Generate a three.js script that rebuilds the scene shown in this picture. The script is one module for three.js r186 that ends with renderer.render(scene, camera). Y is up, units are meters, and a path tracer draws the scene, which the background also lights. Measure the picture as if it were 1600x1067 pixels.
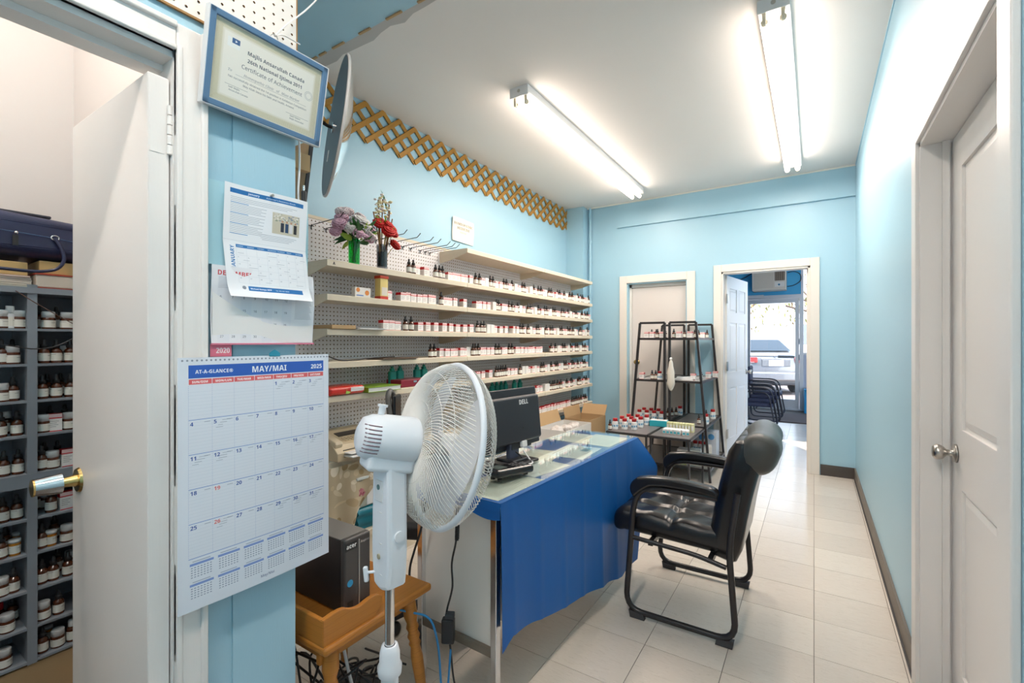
import * as THREE from 'three';
import { RoundedBoxGeometry } from 'three/addons/geometries/RoundedBoxGeometry.js';
import { mergeGeometries, mergeVertices, toCreasedNormals } from 'three/addons/utils/BufferGeometryUtils.js';
import { RectAreaLightUniformsLib } from 'three/addons/lights/RectAreaLightUniformsLib.js';
import { FontLoader } from 'three/addons/loaders/FontLoader.js';
import { TextGeometry } from 'three/addons/geometries/TextGeometry.js';

// World: metres, y up, the shop runs away from the camera along -z. Points are written (X, Y, Z) with Z = depth = -z.
const scene = new THREE.Scene();
const camera = new THREE.PerspectiveCamera(72.33, 1600 / 1067, 0.05, 200);
camera.position.set(0, 1.30, 0);
camera.rotation.set(0, THREE.MathUtils.degToRad(32.886), 0);
const renderer = new THREE.WebGLRenderer({ antialias: true });
renderer.toneMapping = THREE.LinearToneMapping;
renderer.toneMappingExposure = 1.72;
renderer.shadowMap.enabled = true;
RectAreaLightUniformsLib.init();

// daylight: a pale clear sky, and the sun high behind the building so that it falls on the car park only
{
  const w = 64, h = 32, d = new Float32Array(w * h * 4);
  for (let j = 0; j < h; j++) {
    const e = (j + .5) / h * 2 - 1, t = Math.pow(Math.max(e, 0), .6);
    for (let i = 0; i < w; i++) d.set([2.6 - 1.5 * t, 2.75 - 1.1 * t, 2.9 - .4 * t, 1], (j * w + i) * 4);
  }
  const sky = new THREE.DataTexture(d, w, h, THREE.RGBAFormat, THREE.FloatType);
  sky.mapping = THREE.EquirectangularReflectionMapping; sky.magFilter = sky.minFilter = THREE.LinearFilter; sky.needsUpdate = true;
  scene.background = sky; scene.environment = sky;
}
const sun = new THREE.DirectionalLight(0xfff3e0, 4.2);
sun.position.set(6, 22, -4); sun.target.position.set(-1, 0, -16);
sun.castShadow = true; sun.shadow.mapSize.set(2048, 2048);
Object.assign(sun.shadow.camera, { left: -16, right: 16, top: 16, bottom: -16, near: 1, far: 60 });
scene.add(sun, sun.target);

const TUBE = 8, TUBE_LIGHT = 24;           // what the eye sees of a tube; what the pair of tubes sheds downwards
const TUBE_COLOR = 0xffeedf;

// ---------------------------------------------------------------- helpers
let seed = 20250531;
const rnd = () => { seed = (seed * 1664525 + 1013904223) >>> 0; return seed / 4294967296; };
const rr = (a, b) => a + (b - a) * rnd();
const V = (x, y, z) => new THREE.Vector3(x, y, z);
const W = (X, Y, Z) => V(X, Y, -Z);
const DEG = Math.PI / 180;
const used = {};
const numbered = (n) => { const k = used[n] = (used[n] ?? -1) + 1; return k ? `${n}_${String(k).padStart(3, '0')}` : n; };
const place = (g, x, y, z) => { g.translate(x, y, z); return g; };
const box = (w, h, d, x = 0, y = 0, z = 0) => place(new THREE.BoxGeometry(w, h, d), x, y, z);
const rbox = (w, h, d, x = 0, y = 0, z = 0, r = .004, s = 2) => place(new RoundedBoxGeometry(w, h, d, s, Math.min(r, w / 2.01, h / 2.01, d / 2.01)), x, y, z);
const cyl = (r0, r1, h, x = 0, y = 0, z = 0, n = 20) => place(new THREE.CylinderGeometry(r0, r1, h, n), x, y, z);
const cylZ = (r0, r1, h, x = 0, y = 0, z = 0, n = 20) => place(new THREE.CylinderGeometry(r0, r1, h, n).rotateX(Math.PI / 2), x, y, z);
const cylX = (r0, r1, h, x = 0, y = 0, z = 0, n = 20) => place(new THREE.CylinderGeometry(r0, r1, h, n).rotateZ(Math.PI / 2), x, y, z);
const lathe = (pts, n = 20) => new THREE.LatheGeometry(pts.map((p) => new THREE.Vector2(p[0], p[1])), n);
const tube = (pts, r, seg = 32, n = 8, closed = false) => new THREE.TubeGeometry(new THREE.CatmullRomCurve3(pts, closed, 'centripetal'), seg, r, n, closed);
function pipe(pts, r, f = .04, n = 8) {   // straight runs with filleted corners
  const p = new THREE.CurvePath(); let from = pts[0];
  for (let i = 1; i < pts.length - 1; i++) {
    const a = pts[i].clone().add(pts[i - 1].clone().sub(pts[i]).setLength(Math.min(f, pts[i].distanceTo(pts[i - 1]) * .49)));
    const b = pts[i].clone().add(pts[i + 1].clone().sub(pts[i]).setLength(Math.min(f, pts[i].distanceTo(pts[i + 1]) * .49)));
    p.add(new THREE.LineCurve3(from, a)); p.add(new THREE.QuadraticBezierCurve3(a, pts[i], b)); from = b;
  }
  p.add(new THREE.LineCurve3(from, pts[pts.length - 1]));
  return new THREE.TubeGeometry(p, (pts.length - 1) * 14, r, n, false);
}
function bar(a, b, w, d = w) {            // a square bar from a to b
  const g = new THREE.BoxGeometry(w, d, a.distanceTo(b));
  g.applyMatrix4(new THREE.Matrix4().lookAt(a, b, Math.abs(a.x - b.x) + Math.abs(a.z - b.z) < 1e-4 ? V(0, 0, 1) : V(0, 1, 0)));
  return place(g, (a.x + b.x) / 2, (a.y + b.y) / 2, (a.z + b.z) / 2);
}
function extrude(pts, depth, bevel = 0) {
  const s = pts instanceof THREE.Shape ? pts : new THREE.Shape(pts.map((p) => new THREE.Vector2(p[0], p[1])));
  return new THREE.ExtrudeGeometry(s, { depth, bevelEnabled: bevel > 0, bevelThickness: bevel, bevelSize: bevel, bevelSegments: 2, curveSegments: 12 });
}
const join = (list) => {
  const l = (Array.isArray(list) ? list : [list]).map((g) => {
    const q = g.index ? g.toNonIndexed() : g;
    for (const k of Object.keys(q.attributes)) if (!['position', 'normal', 'uv'].includes(k)) q.deleteAttribute(k);
    q.clearGroups?.();
    return q;
  });
  return l.length === 0 ? new THREE.BufferGeometry() : l.length === 1 ? l[0] : mergeGeometries(l);
};
function metric(g, s = 1) {               // texture coordinates in metres, by the way each face points
  const q = g.index ? g.toNonIndexed() : g, p = q.attributes.position, uv = new Float32Array(p.count * 2);
  const a = V(), b = V(), c = V(), n = V();
  for (let i = 0; i < p.count; i += 3) {
    a.fromBufferAttribute(p, i); b.fromBufferAttribute(p, i + 1); c.fromBufferAttribute(p, i + 2);
    n.subVectors(b, a).cross(c.clone().sub(a)); const x = Math.abs(n.x), y = Math.abs(n.y), z = Math.abs(n.z);
    [a, b, c].forEach((v, k) => { const t = y >= x && y >= z ? [v.x, v.z] : x >= z ? [v.z, v.y] : [v.x, v.y]; uv[(i + k) * 2] = t[0] / s; uv[(i + k) * 2 + 1] = t[1] / s; });
  }
  q.setAttribute('uv', new THREE.BufferAttribute(uv, 2));
  return q;
}
function mesh(name, geo, m, parent) {
  const o = new THREE.Mesh(join(geo), m); o.name = name; o.castShadow = o.receiveShadow = true;
  parent?.add(o); return o;
}
function share(name, geo, m, parent, x = 0, y = 0, z = 0) {   // a part that shares its geometry
  const o = new THREE.Mesh(geo, m); o.name = name; o.position.set(x, y, z); o.castShadow = o.receiveShadow = true; parent.add(o); return o;
}
function thing(name, label, category, [X, Y, Z] = [0, 0, 0], turn = 0, group) {
  const o = new THREE.Group(); o.name = numbered(name); o.position.set(X, Y, -Z); o.rotation.y = turn;
  o.userData = { label, category }; if (group) o.userData.group = group;
  scene.add(o); return o;
}
function single(name, label, category, geo, m, [X, Y, Z] = [0, 0, 0], turn = 0, group) {
  const o = mesh(numbered(name), geo, m); o.position.set(X, Y, -Z); o.rotation.y = turn;
  o.userData = { label, category }; if (group) o.userData.group = group;
  scene.add(o); return o;
}
function copy(o, label, [X, Y, Z], turn, group) {
  const c = o.clone(); c.name = numbered(o.name.replace(/_\d{3}$/, '')); c.position.set(X, Y, -Z); if (turn !== undefined) c.rotation.y = turn;
  c.userData = { ...o.userData, label }; if (group) c.userData.group = group;
  scene.add(c); return c;
}
function struct(name, geo, m, parent) {
  const o = geo ? mesh(name, geo, m) : new THREE.Group(); o.name = name;
  if (!parent) o.userData.kind = 'structure';
  (parent ?? scene).add(o); return o;
}
const slab = (x0, x1, y0, y1, z0, z1) => box(x1 - x0, y1 - y0, z1 - z0, (x0 + x1) / 2, (y0 + y1) / 2, -(z0 + z1) / 2);   // world box, Z as depth

// ---------------------------------------------------------------- materials
const std = (c, roughness = .6, o = {}) => new THREE.MeshStandardMaterial({ color: c, roughness, ...o });
const phys = (c, roughness = .5, o = {}) => new THREE.MeshPhysicalMaterial({ color: c, roughness, ...o });
function canvas(w, h, draw, repeat) {
  const c = document.createElement('canvas'); c.width = w; c.height = h; draw(c.getContext('2d'), w, h);
  const t = new THREE.CanvasTexture(c); t.colorSpace = THREE.SRGBColorSpace; t.anisotropy = 8;
  if (repeat) { t.wrapS = t.wrapT = THREE.RepeatWrapping; }
  return t;
}
function noiseMap(n, f) {                 // grey noise that tiles, for bumps
  const d = new Uint8Array(n * n * 4);
  for (let j = 0; j < n; j++) for (let i = 0; i < n; i++) { const v = f(i, j); d.set([v, v, v, 255], (j * n + i) * 4); }
  const t = new THREE.DataTexture(d, n, n); t.wrapS = t.wrapT = THREE.RepeatWrapping; t.magFilter = THREE.LinearFilter; t.minFilter = THREE.LinearMipmapLinearFilter; t.generateMipmaps = true; t.needsUpdate = true;
  return t;
}
function blotch(n, octaves) {             // tileable value noise
  const layers = octaves.map(([k, a]) => ({ k, a, g: Array.from({ length: k * k }, () => rnd()) }));
  return (i, j) => {
    let s = 0, A = 0;
    for (const { k, a, g } of layers) {
      const x = i / n * k, y = j / n * k, x0 = Math.floor(x), y0 = Math.floor(y), u = x - x0, v = y - y0, q = (p) => p * p * (3 - 2 * p);
      const G = (p, r) => g[(r % k) * k + (p % k)];
      const t = (G(x0, y0) * (1 - q(u)) + G(x0 + 1, y0) * q(u)) * (1 - q(v)) + (G(x0, y0 + 1) * (1 - q(u)) + G(x0 + 1, y0 + 1) * q(u)) * q(v);
      s += a * t; A += a;
    }
    return s / A;
  };
}
const bl = blotch(256, [[4, 1], [16, .7], [64, .5], [128, .4]]);
const roller = noiseMap(256, (i, j) => 90 + 150 * bl(i, j));
const at = (t, r) => { const c = t.clone(); c.repeat.set(r, r); c.needsUpdate = true; return c; };
const wallBump = at(roller, 3);
const paint = (c, r = .55) => std(c, r, { bumpMap: wallBump, bumpScale: .0006 });
const rgb = (r, g, b) => new THREE.Color().setRGB(r, g, b);
const M = {
  blue: paint(rgb(.37, .60, .73), .42),
  blueFar: paint(rgb(.05, .38, .66), .5),
  ceiling: paint(rgb(.80, .775, .75), .8),
  closetWall: paint(rgb(.70, .66, .64), .6),
  white: paint(rgb(.84, .82, .80), .35),
  cream: paint(rgb(.78, .745, .69), .4),
  plastic: std(rgb(.80, .84, .90), .28),
  black: std(rgb(.02, .02, .022), .4),
  blackGloss: std(rgb(.012, .012, .014), .18),
  rubber: std(rgb(.045, .045, .05), .6),
  metalBlack: std(rgb(.035, .033, .035), .4, { metalness: .3 }),
  chrome: std(rgb(.75, .75, .76), .15, { metalness: 1 }),
  nickel: std(rgb(.55, .52, .48), .28, { metalness: 1 }),
  brass: std(rgb(.75, .52, .20), .22, { metalness: 1 }),
  alu: std(rgb(.55, .56, .58), .4, { metalness: .7 }),
  shelfBeige: std(rgb(.72, .64, .50), .45),
  peg: std(rgb(.84, .82, .83), .6),
  pegNear: std(rgb(.80, .78, .74), .6),
  hardboard: std(rgb(.35, .19, .07), .8),
  greyShelf: std(rgb(.25, .28, .32), .5),
  label: std(rgb(.80, .79, .74), .6),
  amber: phys(rgb(.10, .025, .008), .12, { clearcoat: .5 }),
  amberOrange: phys(rgb(.60, .22, .02), .2),
  redCap: std(rgb(.55, .015, .02), .35),
  whiteCap: std(rgb(.80, .80, .80), .35),
  kraft: std(rgb(.50, .33, .17), .8),
  glassEdge: phys(rgb(.75, .93, .90), .02, { transmission: 1, thickness: 0, ior: 1.5 }),
  pane: phys(rgb(.97, .99, 1), 0, { transmission: 1, thickness: 0, ior: 1.45 }),
  paper: std(rgb(.80, .80, .80), .7),
};
const font = await new FontLoader().loadAsync('fonts/droid/droid_sans_bold.typeface.json');
const text = (s, size, depth = .001) => { const g = new TextGeometry(s, { font, size, depth, curveSegments: 4 }); g.computeBoundingBox(); return place(g, -(g.boundingBox.max.x + g.boundingBox.min.x) / 2, 0, 0); };

const woodTex = (base, dark, n) => canvas(512, 512, (c, w, h) => {
  c.fillStyle = base; c.fillRect(0, 0, w, h);
  for (let i = 0; i < n; i++) {
    const y = rr(0, h), a = rr(.04, .22); c.strokeStyle = dark; c.globalAlpha = a; c.lineWidth = rr(.6, 3);
    c.beginPath(); c.moveTo(0, y); for (let x = 0; x <= w; x += 32) c.lineTo(x, y + 6 * Math.sin(x / w * Math.PI * 2 + i) * (i % 3)); c.stroke();
  }
  c.globalAlpha = 1;
}, true);
M.pine = std(0xffffff, .42, { map: at(woodTex('#b9772f', '#7a4414', 90), 2.2) });
M.latticeWood = std(0xffffff, .6, { map: at(woodTex('#ab7c2e', '#7c5218', 60), 3) });
// ---------------------------------------------------------------- the setting
const H = 2.96, XL = -2.62, XR = .33, ZB = 5.46, ZF = 10.3;
{ // floor: vinyl tiles of 305 mm on a dark bed, each its own piece
  const T = .305;
  const tileTex = [0, 1, 2, 3].map((k) => canvas(256, 256, (c, w, h) => {
    const base = [[216, 207, 196], [213, 204, 193], [219, 211, 200], [211, 202, 191]][k];
    c.fillStyle = `rgb(${base})`; c.fillRect(0, 0, w, h);
    for (let i = 0; i < 420; i++) {
      c.fillStyle = rnd() < .5 ? 'rgba(160,148,130,1)' : 'rgba(240,235,225,1)'; c.globalAlpha = rr(.05, .28);
      c.save(); c.translate(rr(0, w), rr(0, h)); c.rotate(rr(-.25, .25)); c.fillRect(0, 0, rr(4, 34), rr(.6, 2)); c.restore();
    }
    for (let i = 0; i < 26; i++) { c.globalAlpha = rr(.2, .7); c.fillStyle = '#6e665b'; c.fillRect(rr(0, w), rr(0, h), rr(.7, 2), rr(.7, 1.6)); }
    c.globalAlpha = 1;
  }));
  const tileMat = tileTex.map((t) => std(0xffffff, .2, { map: t, bumpMap: roller, bumpScale: .0004 }));
  const bed = std(rgb(.10, .085, .07), .8);
  const tiles = (parent, x0, x1, z0, z1) => {
    const shared = {};
    const xs = [], zs = [];
    for (let k = Math.floor(x0 / T); k * T < x1; k++) xs.push([Math.max(k * T, x0), Math.min((k + 1) * T, x1)]);
    const zo = 2.297;
    for (let k = Math.floor((z0 - zo) / T); zo + k * T < z1; k++) zs.push([Math.max(zo + k * T, z0), Math.min(zo + (k + 1) * T, z1)]);
    for (const [a, b] of xs) for (const [c, d] of zs) {
      const w = b - a - .0022, l = d - c - .0022; if (w < .004 || l < .004) continue;
      const key = w.toFixed(3) + '_' + l.toFixed(3); shared[key] ??= new THREE.BoxGeometry(w, .004, l);
      const o = share('tile', shared[key], tileMat[Math.floor(rnd() * 4)], parent, (a + b) / 2, -.002 + rr(-.0004, 0), -(c + d) / 2);
      if (w > .29 && l > .29 && rnd() < .5) o.rotation.y = Math.PI;
    }
  };
  const floor = struct('floor', [slab(XL - .2, XR + .2, -.12, -.0035, -1.8, ZB + .1)], bed);
  tiles(floor, -2.45, XR, .55, ZB + .02);
  const floorB = struct('floor_front_room', [slab(-2.6, 2.3, -.12, -.0035, ZB + .1, ZF + .1)], bed);
  tiles(floorB, -1.3, .3, ZB + .02, 8.66);
}
struct('ceiling', [slab(XL - .2, XR + .2, H, H + .15, -1.8, ZB + .1)], M.ceiling);
// the near part of the ceiling is a blue painted board with a ragged far edge
{
  const pts = [[XL, -1.75]], n = 26;
  pts.push([XR, -1.75], [XR, 1.66]);
  for (let i = 1; i < n; i++) { const x = XR + (XL - XR) * i / n; pts.push([x, 1.66 + rr(-.006, .006)]); }
  pts.push([XL, 1.66]);
  const flat = (p, t) => place(extrude(p, t).rotateX(-Math.PI / 2), 0, H - t, 0);   // outline (X, Z) laid under the ceiling
  const g = flat(pts, .012);
  struct('ceiling_blue_board', [g], M.blue);
  const t = struct('trim_1'); // torn bits of brown board along that edge
  for (const [x, w] of [[-2.44, .05], [-2.36, .06], [-2.22, .1], [-2.0, .09], [-1.78, .11], [-1.58, .07]]) mesh('board_chip', [box(w, .008, .012, x, H - .015, -1.655)], M.kraft, t);
  const gs = [];
  const s2 = [[XL, 1.66], [XL, 1.76]]; for (let i = 1; i <= 18; i++) { const x = XL + 1.5 * i / 18; s2.push([x, 1.665 + (i < 18 ? .10 - .004 * i + rr(-.018, .018) : 0)]); }
  gs.push(flat(s2, .0012));
  struct('trim_2', gs, std(rgb(.50, .49, .48), .85));
}
struct('wall_left', [slab(XL - .15, XL, 0, H, .65, ZB + .1)], M.blue);
const DW = [-.838, -.032, 2.045], CD = [-1.885, -1.194, 1.995];      // doorway and store door in the back wall
struct('wall_back', [
  slab(XL, CD[0], 0, H, ZB, ZB + .1), slab(CD[0], CD[1], CD[2], H, ZB, ZB + .1), slab(CD[1], DW[0], 0, H, ZB, ZB + .1),
  slab(DW[0], DW[1], DW[2], H, ZB, ZB + .1), slab(DW[1], XR + .2, 0, H, ZB, ZB + .1)], M.blue);
struct('trim_3', [slab(-2.0, XR, 2.672, H, ZB - .03, ZB)], M.blue);                       // boxed beam under the ceiling
struct('wall_chase', [slab(XL, -2.385, 0, H, 5.3, ZB)], M.blue);                          // corner chase behind the shelves
struct('pipe_riser', [cyl(.016, .016, H, -2.345, H / 2, -5.425, 12), cyl(.021, .021, .03, -2.345, 2.55, -5.425, 12), cyl(.021, .021, .03, -2.345, .9, -5.425, 12)], M.blue);
struct('trim_4', [slab(-2.4, XR, H - .012, H, ZB - .045, ZB - .028)], M.cream);           // cornice bead at the back
struct('trim_16', [slab(CD[0], CD[0] + .012, 0, CD[2], ZB - .005, ZB + .06), slab(CD[0], CD[1], CD[2] - .012, CD[2], ZB - .005, ZB + .06), slab(CD[1] - .012, CD[1], 0, CD[2], ZB - .005, ZB + .06)], M.blue);   // blue reveal of the store door
// right wall with a recessed door
const RD = [1.345, 2.262, 2.03];
struct('wall_right', [
  slab(XR, XR + .14, 0, H, -1.8, RD[0]), slab(XR, XR + .14, 0, H, RD[1], ZB + .02), slab(XR, XR + .14, RD[2], H, RD[0], RD[1])], M.blue);
struct('trim_5', [slab(XR - .006, XR, H - .01, H, 1.7, ZB)], M.blue);
{
  const b = struct('baseboard_right', [slab(XR - .010, XR, 0, .105, RD[1] + .085, ZB)], std(rgb(.16, .135, .11), .5));
  mesh('toe', [slab(XR - .016, XR - .008, 0, .012, RD[1] + .085, ZB)], std(rgb(.05, .045, .045), .5), b);
  struct('baseboard_back', [slab(DW[1] + .085, XR - .01, 0, .105, ZB - .010, ZB)], std(rgb(.07, .062, .058), .5));
}
// near partition on the left: closet doorway, pier, pegboard above
const XP = -1.2, OP = [-.10, .465, 1.945];
struct('wall_partition', [
  slab(XP - .1, XP, 0, H, -1.8, OP[0]), slab(XP - .1, XP, OP[2], H, OP[0], OP[1]), slab(XP - .1, XP, 0, H, OP[1], .754)], M.blue);
struct('trim_6', [slab(XP, XP + .004, 0, 2.03, .59, .754)], M.blue);                    // facing board of the pier
struct('wall_closet_end', [slab(XL, XP - .1, 0, H, .65, .754)], M.closetWall);
struct('wall_closet_back', [slab(XL - .15, XL + .002, 0, H, -1.8, .651)], M.closetWall);
struct('wall_closet_near', [slab(XL, XP - .1, 0, H, -.75, -.65)], M.closetWall);
struct('wall_behind', [slab(XL - .15, XR + .14, 0, H, -1.9, -1.8)], M.blue);
// ---- casings
const casing = (name, X0, X1, top, z, w, t, m) => struct(name, [
  rbox(w, top + w, t, X0 - w / 2, (top + w) / 2, -(z - t / 2), .004), rbox(w, top + w, t, X1 + w / 2, (top + w) / 2, -(z - t / 2), .004),
  rbox(X1 - X0, w, t, (X0 + X1) / 2, top + w / 2, -(z - t / 2), .004)], m);
casing('trim_7', DW[0], DW[1], DW[2], ZB, .078, .02, M.cream);
casing('trim_8', CD[0], CD[1], CD[2], ZB, .088, .02, M.cream);
struct('trim_9', [slab(DW[0], DW[0] + .018, 0, DW[2], ZB - .01, ZB + .12), slab(DW[1] - .018, DW[1], 0, DW[2], ZB - .01, ZB + .12), slab(DW[0], DW[1], DW[2] - .018, DW[2], ZB - .01, ZB + .12),
  slab(DW[1] - .03, DW[1] - .018, 0, DW[2] - .018, ZB + .05, ZB + .08)], M.cream);
struct('trim_10', [slab(CD[0], CD[0] + .04, 0, CD[2], ZB + .06, ZB + .1), slab(CD[1] - .012, CD[1], 0, CD[2], ZB + .06, ZB + .1), slab(CD[0], CD[1], CD[2] - .05, CD[2], ZB + .06, ZB + .1)], M.cream);
{ // casing and jamb of the right door
  const w = .082, t = .016, x = XR - t / 2;
  struct('trim_11', [
    rbox(t, RD[2] + w, w, x, (RD[2] + w) / 2, -(RD[1] + w / 2), .004), rbox(t, RD[2] + w, w, x, (RD[2] + w) / 2, -(RD[0] - w / 2), .004),
    rbox(t, w, RD[1] - RD[0], x, RD[2] + w / 2, -(RD[0] + RD[1]) / 2, .004)], M.white);
  struct('trim_12', [slab(XR - .004, XR + .14, 0, RD[2], RD[1] - .016, RD[1] + .002), slab(XR - .004, XR + .14, 0, RD[2], RD[0] - .002, RD[0] + .016), slab(XR - .004, XR + .14, RD[2] - .016, RD[2] + .002, RD[0], RD[1]),
    slab(XR + .055, XR + .075, 0, RD[2] - .016, RD[1] - .03, RD[1] - .016)], M.white);
}
{ // moulded casing of the closet doorway
  const prof = (s) => [[.0, .062, .016], [.048, .062, .024], [.0, .012, .02]];
  const g = [];
  for (const [a, b, t] of prof()) {
    g.push(rbox(t, OP[2] + b, b - a, XP + t / 2, (OP[2] + b) / 2, -(OP[1] + (a + b) / 2), .004));
    g.push(rbox(t, b - a, OP[1] - OP[0], XP + t / 2, OP[2] + (a + b) / 2, -(OP[0] + OP[1]) / 2, .004));
    g.push(rbox(t, OP[2] + b, b - a, XP + t / 2, (OP[2] + b) / 2, -(OP[0] - (a + b) / 2), .004));
  }
  struct('trim_13', g, M.white);
  struct('trim_14', [slab(XP - .1, XP + .002, 0, OP[2], OP[1] - .002, OP[1] + .004), slab(XP - .1, XP + .002, OP[2] - .014, OP[2], OP[0], OP[1]), slab(XP - .1, XP - .05, OP[2] - .028, OP[2] - .012, OP[0], OP[1])], M.white);
}
// ---- doors
function panelDoor(name, w, h, t, panels, m) {       // leaf in local x 0..w, y 0..h; both faces have raised panels
  const d = struct(name), rec = .009;
  mesh('core', [box(w - .004, h - .004, t - 2 * rec, w / 2, h / 2, 0)], m, d);
  const xs = [...new Set(panels.flatMap((p) => [p[0], p[1]]))].sort((a, b) => a - b), ys = [...new Set(panels.flatMap((p) => [p[2], p[3]]))].sort((a, b) => a - b);
  const gx = [0, ...xs, w], gy = [0, ...ys, h], g = [];
  for (let i = 0; i + 1 < gx.length; i++) for (let j = 0; j + 1 < gy.length; j++) {
    const cx = (gx[i] + gx[i + 1]) / 2, cy = (gy[j] + gy[j + 1]) / 2;
    if (!panels.some((p) => cx > p[0] && cx < p[1] && cy > p[2] && cy < p[3])) g.push(box(gx[i + 1] - gx[i], gy[j + 1] - gy[j], t, cx, cy, 0));
  }
  mesh('stiles_and_rails', g, m, d);
  for (const [a, b, c, e] of panels) {
    const k = .035, s = new THREE.Shape([new THREE.Vector2(a + k, c + k), new THREE.Vector2(b - k, c + k), new THREE.Vector2(b - k, e - k), new THREE.Vector2(a + k, e - k)]);
    const q = new THREE.ExtrudeGeometry(s, { depth: t - .014, bevelEnabled: true, bevelThickness: .004, bevelSize: .02, bevelSegments: 1 });
    mesh('panel', [place(q, 0, 0, -(t - .014) / 2)], m, d);
  }
  return d;
}
const knobProfile = [[.0, .064], [.018, .063], [.026, .056], [.027, .046], [.022, .036], [.011, .026], [.010, .010], [.030, .008], [.032, .0], [.0, .0]];
const knobGeo = () => lathe(knobProfile, 24).rotateX(Math.PI / 2);
{ // right door: two raised panels, lever-less satin knob
  const w = RD[1] - RD[0] - .036, d = panelDoor('door_1', w, RD[2] - .025, .036, [[.13, w - .13, .18, .80], [.13, w - .13, 1.0, 1.88]], M.white);
  d.position.set(XR + .10, .005, -(RD[0] + .018)); d.rotation.y = Math.PI / 2;
  // local x runs along depth, local -z faces the wall's outside, +z faces world +x; the knob is on the shop side
  const k = mesh('door_knob', [knobGeo().rotateY(Math.PI)], M.nickel, d); k.position.set(w - .065, .91, -.018);
  mesh('strike_plate', [box(.003, .06, .022, w + .017, .96, -.03)], M.brass, d);
}
{ // six-panel door standing open into the front room
  const w = .775, P = []; for (const [a, b] of [[.1, .35], [.425, .675]]) P.push([a, b, .22, .78], [a, b, .95, 1.5], [a, b, 1.62, 1.88]);
  const d = panelDoor('door_2', w, 2.015, .036, P, M.white);
  d.position.set(DW[0] + .02, .008, -(ZB + .115)); d.rotation.y = 81 * DEG;
  const k = mesh('door_knob', [knobGeo()], M.nickel, d); k.position.set(w - .06, .93, .018);
  const k2 = mesh('door_knob', [knobGeo().rotateY(Math.PI)], M.nickel, d); k2.position.set(w - .06, .93, -.018);
  for (const y of [.28, 1.02, 1.76]) mesh('hinge', [box(.055, .10, .004, .012, y, .0195), cyl(.008, .008, .102, -.014, y, .022, 10)], M.nickel, d);
}
{ // flat store door in the back wall
  const w = CD[1] - CD[0] - .056;
  const d = struct('door_3', [rbox(w, 1.935, .036, 0, .9725, 0, .003)], paint(rgb(.70, .66, .63), .45));
  d.position.set((CD[0] + CD[1]) / 2 + .014, 0, -(ZB + .085));
  const k = mesh('door_knob', [knobGeo()], M.brass, d); k.position.set(-w / 2 + .06, 1.055, .018);
  struct('wall_store', [slab(CD[0] - .1, CD[1] + .1, 0, 2.2, ZB + .12, ZB + .16)], M.closetWall);
}
{ // flush closet door, open at a right angle, hinge edge towards the shop
  const w = .495, h = 1.882;
  const d = struct('door_4', [rbox(w, h, .04, -w / 2, h / 2, 0, .003)], M.white);
  d.position.set(XP - .012, .005, -.441);
  mesh('hinge_edge', [box(.002, h - .01, .038, .001, h / 2, 0)], M.white, d);
  for (const y of [.25, 1.765]) {
    const g = [box(.002, .11, .026, .002, y, .004)]; for (let i = 0; i < 5; i++) g.push(cyl(.0055, .0055, .02, .007, y - .044 + i * .022, -.019, 10));
    mesh('hinge', g, M.white, d);
  }
  const k = mesh('door_knob', [cylZ(.021, .027, .052, 0, 0, .062, 24)], M.chrome, d); k.position.set(-w + .055, .925, .02);
  mesh('knob_face', [cylZ(.0215, .0215, .004, 0, 0, .089, 24)], M.brass, k);
  mesh('rose', [cylZ(.03, .033, .006, 0, 0, .003, 24), cylZ(.012, .016, .03, 0, 0, .02, 20)], M.brass, k);
}
// ---------------------------------------------------------------- fluorescent fixtures
function fixture(X, Z0, label) {
  const L = 2.42, t = thing('fluorescent_fixture', label, 'light fixture', [X, H, Z0 + L / 2]);
  const enamel = std(rgb(.82, .82, .82), .35);
  const sh = [[-.068, 0], [.068, 0], [.068, -.045], [.05, -.06], [-.05, -.06], [-.068, -.045]];
  mesh('housing', [place(extrude(sh, L), 0, 0, -L / 2)], enamel, t);
  for (const e of [-1, 1]) {
    const p = mesh('end_plate', [box(.138, .064, .003, 0, -.032, e * (L / 2 + .001))], enamel, t);
    mesh('knockout', [cylZ(.011, .011, .002, 0, -.028, e * (L / 2 + .003), 16)], M.nickel, p);
    for (const s of [-1, 1]) mesh('lamp_holder', [rbox(.018, .06, .018, s * .04, -.084, e * (L / 2 - .02), .005), cylZ(.016, .016, .012, s * .04, -.096, e * (L / 2 - .032), 16)], std(rgb(.80, .72, .55), .5), t);
  }
  const glow = new THREE.MeshStandardMaterial({ color: 0xffffff, emissive: TUBE_COLOR, emissiveIntensity: TUBE });
  for (const s of [-1, 1]) mesh('tube', [cylZ(.019, .019, L - .08, s * .04, -.096, 0, 20)], glow, t);
  const a = new THREE.RectAreaLight(TUBE_COLOR, TUBE_LIGHT, .1, L - .1); a.position.set(X, H - .12, -(Z0 + L / 2)); a.rotation.set(-Math.PI / 2, 0, 0); scene.add(a);
  return t;
}
fixture(-1.615, 2.58, 'twin-tube fluorescent fixture on the ceiling nearer the lattice and shelves');
fixture(-.165, 2.57, 'twin-tube fluorescent fixture on the ceiling close to the pale right wall');
fixture(-.45, -1.62, 'twin-tube fluorescent fixture over the near end of the room');

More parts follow.
